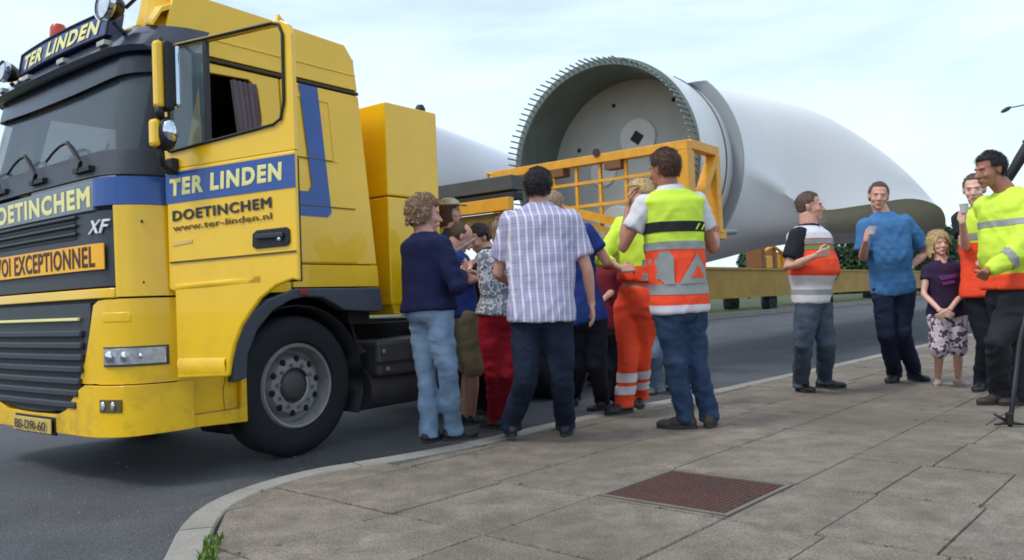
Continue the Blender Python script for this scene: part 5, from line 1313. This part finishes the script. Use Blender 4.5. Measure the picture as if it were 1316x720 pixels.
# woman with curly hair, nearest the truck
P1 = person('woman with short curly hair in navy sweater and light blue jeans beside the truck box', dict(
    Y=5.42, s=.97, az=48, saz=50, haz=72, hp=-4, skin=SK_M, hair=H_CU, hair2=H_CU2, style='curly',
    head=(546, 275, .02), neck=(547, 304), pelvis=(553, 398), build=dict(sh=.205, ch=.185, cd=.13, wa=.185, wd=.14, hi=.185, hd=.14, leg=1.0, arm=1.12),
    feet=[(583, 566, 62), (552, 569, 25)], knees=[(575, 478, -.04), (548, 478, .06)],
    armR=[(588, 368, -.22), (594, 350, .10), dict(d=(.3, .8, .35), n=(-.5, .2, .3), curl=.6)], armL=[(560, 372, .32), (590, 352, .40), dict(d=(.6, .6, .3), n=(0, 0, 1), curl=.6)],
    trousers=dict(m=JEAN_L, w=1.02, rise=.10, amp=.009), shirt=dict(m=NAVYK, sleeve=1.75, hem=-.02, inf=.006, r=1.05, collar=None, amp=.006), shoe=SHOE_B))
# plaid shirt man, back to the camera
P6 = person('man seen from behind in lavender plaid short sleeved shirt and dark trousers', dict(
    Y=5.25, s=1.0, az=5, haz=8, hp=-4, skin=SK_M, hair=H_DK, style='short',
    head=(692, 242), neck=(694, 268), pelvis=(696, 400), build=dict(sh=.225, ch=.205, cd=.13, wa=.20, wd=.135, hi=.19, hd=.135, belly=.04, arm=1.05, leg=1.05),
    feet=[(727, 560, 10), (658, 566, -8, 0, .03)], knees=[(722, 488, .0), (676, 488, -.03)],
    armR=[(755, 348, -.02), (760, 388, .06), dict(d=(.12, .05, -1), n=(-1, .2, 0), curl=.35)], armL=[(640, 352, .10), (652, 362, .38), dict(d=(.5, .8, .2), n=(.8, -.4, .4), curl=.6)],
    trousers=dict(m=JEAN_N, w=1.08, rise=.12, amp=.007), shirt=dict(m=PLAID, sleeve=.72, hem=-.10, inf=.012, r=1.16, collar=PLAID, amp=.007), shoe=SHOE_B))
# vest man
P10 = person('tall man seen from behind in yellow and orange traffic vest and blue jeans', dict(
    Y=5.6, s=1.06, az=-14, haz=-38, hp=-3, skin=SK_T, hair=H_BR, style='short',
    head=(853, 217), neck=(861, 246), pelvis=(872, 390), build=dict(sh=.215, ch=.175, cd=.12, wa=.165, wd=.12, hi=.165, hd=.12),
    feet=[(912, 549, 20), (880, 551, -65)], knees=[(895, 468, .05), (869, 468, -.02)],
    armR=[(917, 322, .12), (921, 305, .36), dict(d=(.2, .6, .6), n=(-.6, .2, .3), curl=.8)], armL=[(799, 321, -.02), (808, 268, .14), dict(d=(.25, .1, 1), n=(.8, -.2, 0), curl=.5)],
    trousers=dict(m=JEAN_B, w=.98, rise=.10, amp=.009), shirt=dict(m=WTEE, sleeve=.55, hem=-.03, r=1.12, collar=WTEE), vest=dict(m=HIY, hem=-.03, flare=.0, inf=.028), shoe=SHOE_BR))
v = P10['vest']; zl_ = lambda P, y: float(P['loc'](P['J']((P['_x'], y)))[2])
P10['_x'] = 870; z = lambda y: zl_(P10, y)
lo = band(v, 'orange_panel', -1, z(322), HIO, v, .003)
band(v, 'black_tape', z(301), z(288), REFK, v, .005, .03); band(v, 'reflective_strip', z(323), z(313), REFL, v, .006, .03)
band(v, 'reflective_strip', z(378), z(364), REFL, v, .007, -.02); band(v, 'white_hem', -1, z(391), REFW, v, .007, -.02)
def px2l(P, pts): return [(float(P['loc'](P['J'](q))[0]), float(P['loc'](P['J'](q))[2])) for q in pts]
decal(v, 'triangle', [px2l(P10, [(884, 327), (913, 364), (858, 366)])], REFL, v, -1, .014)
decal(v, 'triangle', [px2l(P10, [(885, 342), (896, 357), (874, 358)])], HIO, v, -1, .018)
decal(v, 'panel_mark', [px2l(P10, q) for q in ([(834, 326), (846, 325), (851, 333), (852, 366), (842, 367), (832, 355)], [(826, 334), (836, 333), (836, 342), (826, 343)], [(826, 352), (836, 352), (836, 360), (826, 361)])], REFL, v, -1, .014)
decal(v, 'chequer_mark', [px2l(P10, [(x, 297), (x + 6, 289), (x + 9, 289), (x + 3, 297)]) for x in (882, 892, 901)], HIY, v, -1, .014)
# orange trousers, behind the vest man
P9 = person('blonde person in hi-vis yellow jacket and bright orange reflective trousers standing at the kerb', dict(
    Y=6.5, s=1.04, az=215, saz=215, haz=245, hp=-5, skin=SK_M, hair=H_BL, style='short', lod=1.2,
    head=(823, 251), neck=(826, 276), pelvis=(820, 388), build=dict(sh=.20, ch=.17, cd=.12, wa=.16, hi=.16),
    feet=[(803, 531, 240), (822, 522, 190)], knees=[(808, 462, .0), (824, 458, .1)],
    armR=[(774, 334, -.02), (800, 346, -.30), dict(d=(.75, .3, .15), n=(0, .6, -.3), curl=1.1)], armL=[(842, 330, .1), (835, 350, .1), dict(curl=.5)],
    trousers=dict(m=HIO, w=1.08, rise=.15, amp=.008), shirt=dict(m=HIY, name='jacket', sleeve=1.5, hem=.22, r=1.12, amp=.008), shoe=SHOE_B))
P9['_x'] = 810; z = lambda y: zl_(P9, y)
t = P9['trousers']; band(t, 'reflective_strip', z(491), z(479), REFW, t, .005); band(t, 'reflective_strip', z(507), z(496), REFW, t, .005)
t = P9['shirt']; band(t, 'orange_panel', -1, z(343), HIO, t, .003); band(t, 'reflective_strip', z(376), z(364), REFL, t, .005)
# blue shirted person behind the plaid shirt
person('person in royal blue shirt and black trousers half hidden behind the plaid shirt', dict(
    Y=6.15, s=1.0, az=15, haz=35, skin=SK_M, hair=H_LB, style='crop', lod=1.3, head=(712, 266), neck=(722, 292), pelvis=(748, 404), build=dict(sh=.20, ch=.18),
    feet=[(774, 526, 30), (738, 522, 0)], knees=[(768, 466, 0), (744, 466, .1)], armR=[(781, 338, -.05), (774, 322, .22), dict(d=(-.4, .8, .2), curl=1.0)], armL=[(718, 340, .2), (740, 330, .4), dict(curl=.6)],
    trousers=dict(m=BLK, w=1.0), shirt=dict(m=BLUES, sleeve=.6, hem=-.1, r=1.1), shoe=SHOE_B))
person('person in maroon top mostly hidden between the blue shirt and the orange trousers', dict(
    Y=7.4, s=.93, az=250, haz=240, hp=-15, skin=SK_M, hair=H_LB, style='bob', lod=1.5, head=(779, 318), neck=(781, 340), pelvis=(781, 418),
    feet=[(776, 527, 250, RZ), (792, 524, 250, RZ)], knees=[(778, 474, 0), (792, 474, .1)], armL=[(790, 372, -.1), (775, 385, -.25), dict(curl=.6)],
    trousers=dict(m=BLK, w=1.05), shirt=dict(m=MAR, sleeve=.7, hem=-.05), shoe=SHOE_B))
# group round the table end of the crowd
P2 = person('bald tanned person in blue tee shirt and khaki shorts bending over the papers', dict(
    Y=6.8, s=.98, az=85, haz=70, hp=-38, skin=SK_M, hair=H_GR, style='fringe', lod=1.2, head=(592, 305), neck=(584, 325), pelvis=(598, 400), build=dict(sh=.20, ch=.17),
    feet=[(607, 545, 80, RZ), (597, 546, 75, RZ)], knees=[(608, 472, -.05), (602, 472, .1)], armR=[(606, 362, -.2), (618, 352, -.05), dict(d=(.9, .2, .2), curl=.5)], armL=[(600, 362, .2), (606, 345, .3), dict(curl=.5)],
    trousers=dict(m=KHAKI, len=.53, w=1.15, amp=.006), shirt=dict(m=BLUES, sleeve=.6, hem=-.05, r=1.1), shoe=SHOE_B))
P3 = person('brown haired person in a beige cap just beyond the curly haired woman', dict(
    Y=7.5, s=.98, az=250, haz=100, skin=SK_M, hair=H_BR, style='bob', lod=1.5, head=(578, 272), neck=(578, 297), pelvis=(580, 395),
    feet=[(574, 528, 250, RZ), (586, 526, 250, RZ)], knees=[(576, 458, 0), (586, 458, .1)], trousers=dict(m=BLK), shirt=dict(m=DKG, sleeve=1.6), shoe=SHOE_B))
cap = MB(); hsC = .98
rowc = []
for i in range(9):
    th = PI / 2 * i / 8; rowc.append([P3['H']((math.sin(th) * math.cos(q) * .094, -.014 + math.sin(th) * math.sin(q) * .112, .062 + math.cos(th) * .075)) for q in [2 * PI * j / 28 for j in range(29)]])
cap.grid(rowc); pk = [[P3['H']((.075 * math.cos(PI * (.15 + .7 * j / 10)), .085 + r_ * math.sin(PI * (.15 + .7 * j / 10)), .062 - r_ * .12)) for j in range(11)] for r_ in (0, .04, .08)]
cap.grid(pk, thick=(0, 0, .004)); mesh_obj('cap', P3['loc'](np.array(cap.v)), cap.f, cloth('beige_cap_cotton', (196, 180, 150)), P3['root'])
person('dark haired person in dark grey jacket leaning over behind the red trousers', dict(
    Y=7.2, s=.98, az=245, haz=240, hp=-25, skin=SK_M, hair=H_DK, style='short', lod=1.4, head=(616, 306), neck=(628, 322), pelvis=(632, 405),
    feet=[(622, 534, 250, RZ), (638, 532, 240, RZ)], knees=[(624, 468, 0), (638, 468, .1)], armR=[(622, 352, .2), (604, 350, .0), dict(curl=.5)], armL=[(634, 330, -.25), (606, 352, -.35), dict(d=(-.8, 0, -.1), curl=.5)],
    trousers=dict(m=BLK), shirt=dict(m=DKG, name='jacket', sleeve=1.9, hem=-.1, r=1.15), shoe=SHOE_B))
P5 = person('person in red trousers and grey white patterned top left of the plaid shirt', dict(
    Y=6.3, s=.95, az=330, haz=320, hp=-18, skin=SK_L, hair=H_LB, style='bob', lod=1.2, head=(645, 300), neck=(648, 322), pelvis=(641, 408), build=dict(sh=.19, ch=.17, hi=.185),
    feet=[(652, 547, 330, RZ), (637, 551, 310, RZ)], knees=[(652, 478, 0), (634, 478, 0)], armL=[(626, 378, -.1), (616, 352, .06), dict(d=(-1, .2, .1), n=(0, 0, 1), curl=.5)], armR=[(672, 368, .1), (660, 352, .3), dict(curl=.5)],
    trousers=dict(m=RED_, w=1.0, rise=.16), shirt=dict(m=GREYP, sleeve=1.12, hem=.02, r=1.15), shoe=SHOE_B))
person('person in light blue jeans and grey trainers standing on the road behind the traffic vest', dict(
    Y=8.5, s=1.0, az=190, haz=190, skin=SK_M, hair=H_BR, style='short', lod=1.5, head=(862, 312), neck=(862, 332), pelvis=(852, 400),
    feet=[(840, 506, 200, RZ), (862, 503, 160, RZ)], knees=[(842, 456, 0), (862, 456, 0)], trousers=dict(m=JEAN_L, w=1.05), shirt=dict(m=cloth('grey_cotton', (120, 122, 128)), sleeve=.6), shoe=SHOE_G))
# orange white vest man
P12 = person('stocky man with crossed forearm in white and orange safety vest over a black tee', dict(
    Y=7.15, s=1.02, az=138, saz=140, haz=115, hp=0, skin=SK_M, hair=H_GR, style='crop',
    head=(1041, 265), neck=(1040, 292), pelvis=(1045, 382), build=dict(sh=.205, ch=.195, cd=.14, wa=.20, wd=.15, belly=.04, hi=.17, hd=.12, neck=1.15, arm=1.1),
    feet=[(1030, 503, 165), (1060, 499, 100)], knees=[(1032, 442, -.04), (1062, 440, .04)],
    armR=[(1012, 345, -.14), (1050, 328, -.34), dict(d=(.95, .1, .22), n=(.1, .7, .2), curl=.75)], armL=[(1074, 345, .28), (1064, 376, .26), dict(curl=.6)],
    trousers=dict(m=JEAN_G, w=1.1, rise=.1, amp=.009), shirt=dict(m=BLKTEE, sleeve=.72, hem=-.05, r=1.16), vest=dict(m=HIO, hem=-.07, flare=.0, inf=.024), shoe=SHOE_B))
P12['_x'] = 1042; z = lambda y: zl_(P12, y); v = P12['vest']
band(v, 'white_yoke', z(308), 3, REFW, v, .003); band(v, 'reflective_strip', z(315), z(309), REFL, v, .006)
band(v, 'green_strip', z(322), z(317), cloth('green_tape', (96, 150, 96)), v, .005); band(v, 'white_strip', z(370), z(352), REFW, v, .005, .05); band(v, 'reflective_strip', z(377), z(370), REFL, v, .007, .05); band(v, 'white_hem', -1, z(377), REFW, v, .006, .05)
decal(v, 'label', [px2l(P12, [(1058, 352), (1072, 351), (1072, 361), (1058, 362)])], REFL, v, 1, .012)
# man in blue polo
P13 = person('tall grey haired man in blue polo shirt holding a small white cup, hand on hip', dict(
    Y=7.6, s=1.05, az=182, saz=172, haz=200, hp=-2, hroll=6, skin=SK_M, hair=H_GR, style='crop',
    head=(1129, 252), neck=(1136, 277), pelvis=(1147, 365), build=dict(sh=.215, ch=.19, cd=.125, wa=.175, wd=.13, hi=.17, belly=.02, arm=1.05),
    feet=[(1150, 491, 225), (1175, 489, 165)], knees=[(1139, 430, -.05), (1160, 428, -.03)],
    armR=[(1109, 332, -.04), (1113, 309, -.30), dict(d=(.25, -.15, .95), n=(.85, .1, .1), curl=.85, grip=.1)], armL=[(1191, 324, .08), (1168, 345, -.03), dict(d=(-.75, .35, -.5), n=(0, .8, .3), curl=.9)],
    trousers=dict(m=JEAN_D, w=1.02, rise=.1, amp=.008), shirt=dict(m=POLO, sleeve=.78, hem=-.12, r=1.16, inf=.0, flare=.05, collar=POLO, amp=.008), shoe=SHOE_B))
def cup(name_label, px, Y, h=.075):
    c = at(px[0], px[1], Y); o = obj('cup', MB().lathe([(0, 0), (.024, 0), (.026, .004), (.035, h - .003), (.037, h), (.034, h), (.026, .01), (0, .01)], (0, 0, 0), 'z', 20), mat('white_plastic', srgb(224, 222, 226), .4, var=.03), smooth='auto')
    o.location = tuple(c - np.array([0, 0, h / 2])); tag(o, name_label, 'cup', 'cups held by the bystanders')
cup('small white cup held at chest height by the man in the blue polo', (1120, 296), 7.24)
wa_ = MB(); 
_e, _w = P13['arms'][1][1:3]; wa_.tube([_e * .06 + _w * .94, _w * .985 + _e * .015], [.036, .036], 14); mesh_obj('wristwatch', P13['loc'](np.array(wa_.v)), wa_.f, CHROME, P13['root'])
# girl
P14 = person('blonde girl in dark purple tee shirt and flowered shorts with clasped hands', dict(
    Y=7.25, s=.80, hs=1.10, az=188, haz=182, hp=3, skin=SK_L, hair=H_BL, style='bob',
    head=(1206, 313), neck=(1210, 336), pelvis=(1217, 402), build=dict(sh=.185, ch=.16, cd=.115, wa=.15, hi=.17, arm=.9, leg=.95),
    feet=[(1206, 495, 215), (1232, 496, 175)], knees=[(1207, 447, -.02), (1231, 447, -.02)],
    armR=[(1187, 378, -.02), (1209, 400, -.24), dict(d=(.8, -.2, -.4), n=(.3, .8, 0), curl=.5)], armL=[(1238, 376, -.02), (1219, 400, -.24), dict(d=(-.8, -.2, -.4), n=(-.3, .8, 0), curl=.5)],
    trousers=dict(m=FLOR, len=.56, w=1.22, rise=.14), shirt=dict(m=PURP, sleeve=.42, hem=-.06, r=1.15, inf=.006, flare=.05), shoe=SHOE_L, sole=SHOE_L))
decal(P14['shirt'], 'shirt_print', [px2l(P14, [(1200, 355), (1224, 352), (1226, 356), (1204, 361)]), px2l(P14, [(1204, 363), (1220, 360), (1221, 364), (1206, 367)])], cloth('violet_print', (108, 60, 122)), P14['shirt'], 1, .008)
# man with cup, behind the hi-vis jacket
P15 = person('man drinking coffee in yellow orange vest, half hidden by the hi-vis jacket man', dict(
    Y=6.95, s=1.03, az=225, saz=225, haz=215, hp=-6, skin=SK_L, hair=H_GR, style='crop', lod=1.1,
    head=(1252, 243), neck=(1262, 266), pelvis=(1270, 372), build=dict(sh=.20, ch=.175),
    feet=[(1262, 502, 225), (1285, 500, 200)], knees=[(1266, 440, 0), (1285, 438, 0)],
    armR=[(1241, 318, -.05), (1237, 286, -.26), dict(d=(.1, .0, 1), n=(.8, .2, 0), curl=.8)], armL=[(1290, 318, .1), (1270, 330, -.1), dict(curl=.5)],
    trousers=dict(m=BLK), shirt=dict(m=BLKTEE, sleeve=.6, hem=-.05, r=1.1), vest=dict(m=HIY, hem=-.03), shoe=SHOE_B))
P15['_x'] = 1262; z = lambda y: zl_(P15, y); v = P15['vest']
band(v, 'orange_panel', -1, z(312), HIO, v, .003); band(v, 'reflective_strip', z(308), z(300), REFL, v, .006)
cup('small white cup raised to the mouth of the man behind the hi-vis jacket', (1239, 268), 6.66)
# hi-vis jacket man
P16 = person('dark haired man in profile wearing a yellow hi-vis jacket and charcoal trousers', dict(
    Y=6.1, s=1.05, az=262, saz=240, haz=262, hp=-8, skin=SK_T, hair=H_DK, style='short',
    head=(1272, 218), neck=(1297, 248), pelvis=(1303, 372), build=dict(sh=.205, ch=.18, cd=.15, wa=.175, wd=.15, hi=.17, hd=.15, belly=.03, leg=1.12),
    feet=[(1316, 520, 265), (1286, 519, 262)], knees=[(1306, 445, .15), (1282, 440, -.1)],
    armL=[(1306, 328, -.28), (1268, 349, -.26), dict(d=(.2, .9, -.5), n=(.3, .5, 0), curl=1.2)], armR=[(1290, 330, .25), (1272, 352, .12), dict(d=(0, -.5, -.7), curl=1.2)],
    trousers=dict(m=BLK2, w=1.15, rise=.12, amp=.010), shirt=dict(m=HIY, name='jacket', sleeve=1.97, hem=.02, inf=.012, r=1.30, collar=HIY, amp=.010), vest=dict(name='orange_panel', m=HIO, inf=.036, hem=.0, top=.30), shoe=SHOE_BR))
P16['_x'] = 1288; z = lambda y: zl_(P16, y); v = P16['shirt']
band(v, 'reflective_strip', z(292), z(284), REFL, v, .004)
# orange lower body of the jacket (trunk only) and forearm bands
V_ = np.array([q.co[:] for q in v.data.vertices])
def part_band(src, name, material, test, d):
    bm = bmesh.new(); bm.from_mesh(src.data); bm.normal_update()
    dl = [f for f in bm.faces if not test(f.calc_center_median())]
    bmesh.ops.delete(bm, geom=dl, context='FACES')
    for w in bm.verts: w.co = w.co + w.normal * d
    me = bpy.data.meshes.new(name); bm.to_mesh(me); bm.free(); me.materials.clear(); me.materials.append(material)
    o = bpy.data.objects.new(name, me); C.objects.link(o); o.parent = src; return o
sh_, e_, w_ = [P16['loc'](q) for q in P16['arms'][1][:3]]
def near_arm(p, a, b, r=.125):
    p = np.array(p); d = b - a; t = float(np.clip((p - a) @ d / (d @ d), 0, 1)); return np.linalg.norm(p - a - d * t) < r, t
zo = z(322); a0, a1, a2 = [P16['loc'](q) for q in P16['arms'][0][:3]]
part_band(v, 'reflective_strip', REFL, lambda p: near_arm(p, e_, w_)[0] and .12 < near_arm(p, e_, w_)[1] < .34, .005)

# paper held over the crowd's table, and the standing pole at the right edge
pp = at(597, 328, 6.45)
o = obj('paper', MB().poly([(-.09, -.06, .02), (.10, -.05, .13), (.12, .08, .14), (-.07, .08, .03)], (0, 0, .003)), mat('paper_white', srgb(232, 230, 236), .8, var=.02)); o.location = tuple(pp)
tag(o, 'white sheet of paper held up between the curly haired woman and the bald person', 'paper')
st0 = gnd(1298, 549); top = at(1310, 440, 5.5)
sp0 = thing('pole_stand', 'black metal pole with a small pronged foot standing at the right picture edge', 'stand', st0)
T = top - st0; L_ = lambda k: T * k
obj('pole', MB().tube([(0, 0, .01), L_(.5), L_(1.0), L_(1.0) + (at(1336, 330, 5.5) - top)], [.016, .015, .014, .012], 10), BLACK, sp0, smooth=True)
pr = MB()
for a, h, r in ((PI, .02, .10), (2.6, .085, .10), (.1, .012, .10), (-.8, .02, .09)):
    obj('prong', MB().tube([(0, 0, .03), (math.cos(a) * r, math.sin(a) * r * .5, h)], [.014, .007], 8), BLACK, sp0, smooth=True)
obj('pole_joint', MB().lathe([(.0, .02), (.024, .02), (.024, .09), (.0, .10)], (0, 0, 0), 'z', 12), BLACK, sp0)
ra, rb = at(1291, 238, 6.6), at(1330, 172, 6.5)
o = obj('padded_rod', MB().capsule([(0, 0, 0), tuple((rb - ra) * .12), tuple((rb - ra) * .5), tuple(rb - ra)], [.016, .036, .044, .040], 12), BLACK, smooth=True); o.location = tuple(ra)
tag(o, 'thick black padded rod slanting up behind the shoulder of the hi-vis jacket man', 'rod')

# back pockets and belts
def pocket(P, pts):
    for q in pts: decal(P['trousers'], 'back_pocket', [px2l(P, q)], P['trousers'].data.materials[0], P['trousers'], -1, .006)
pocket(P6, [[(672, 424), (690, 424), (690, 444), (681, 449), (672, 444)], [(706, 424), (724, 424), (724, 444), (715, 449), (706, 444)]])
pocket(P10, [[(846, 404), (862, 404), (863, 422), (855, 427), (847, 422)], [(886, 403), (902, 402), (903, 420), (895, 426), (887, 421)]])
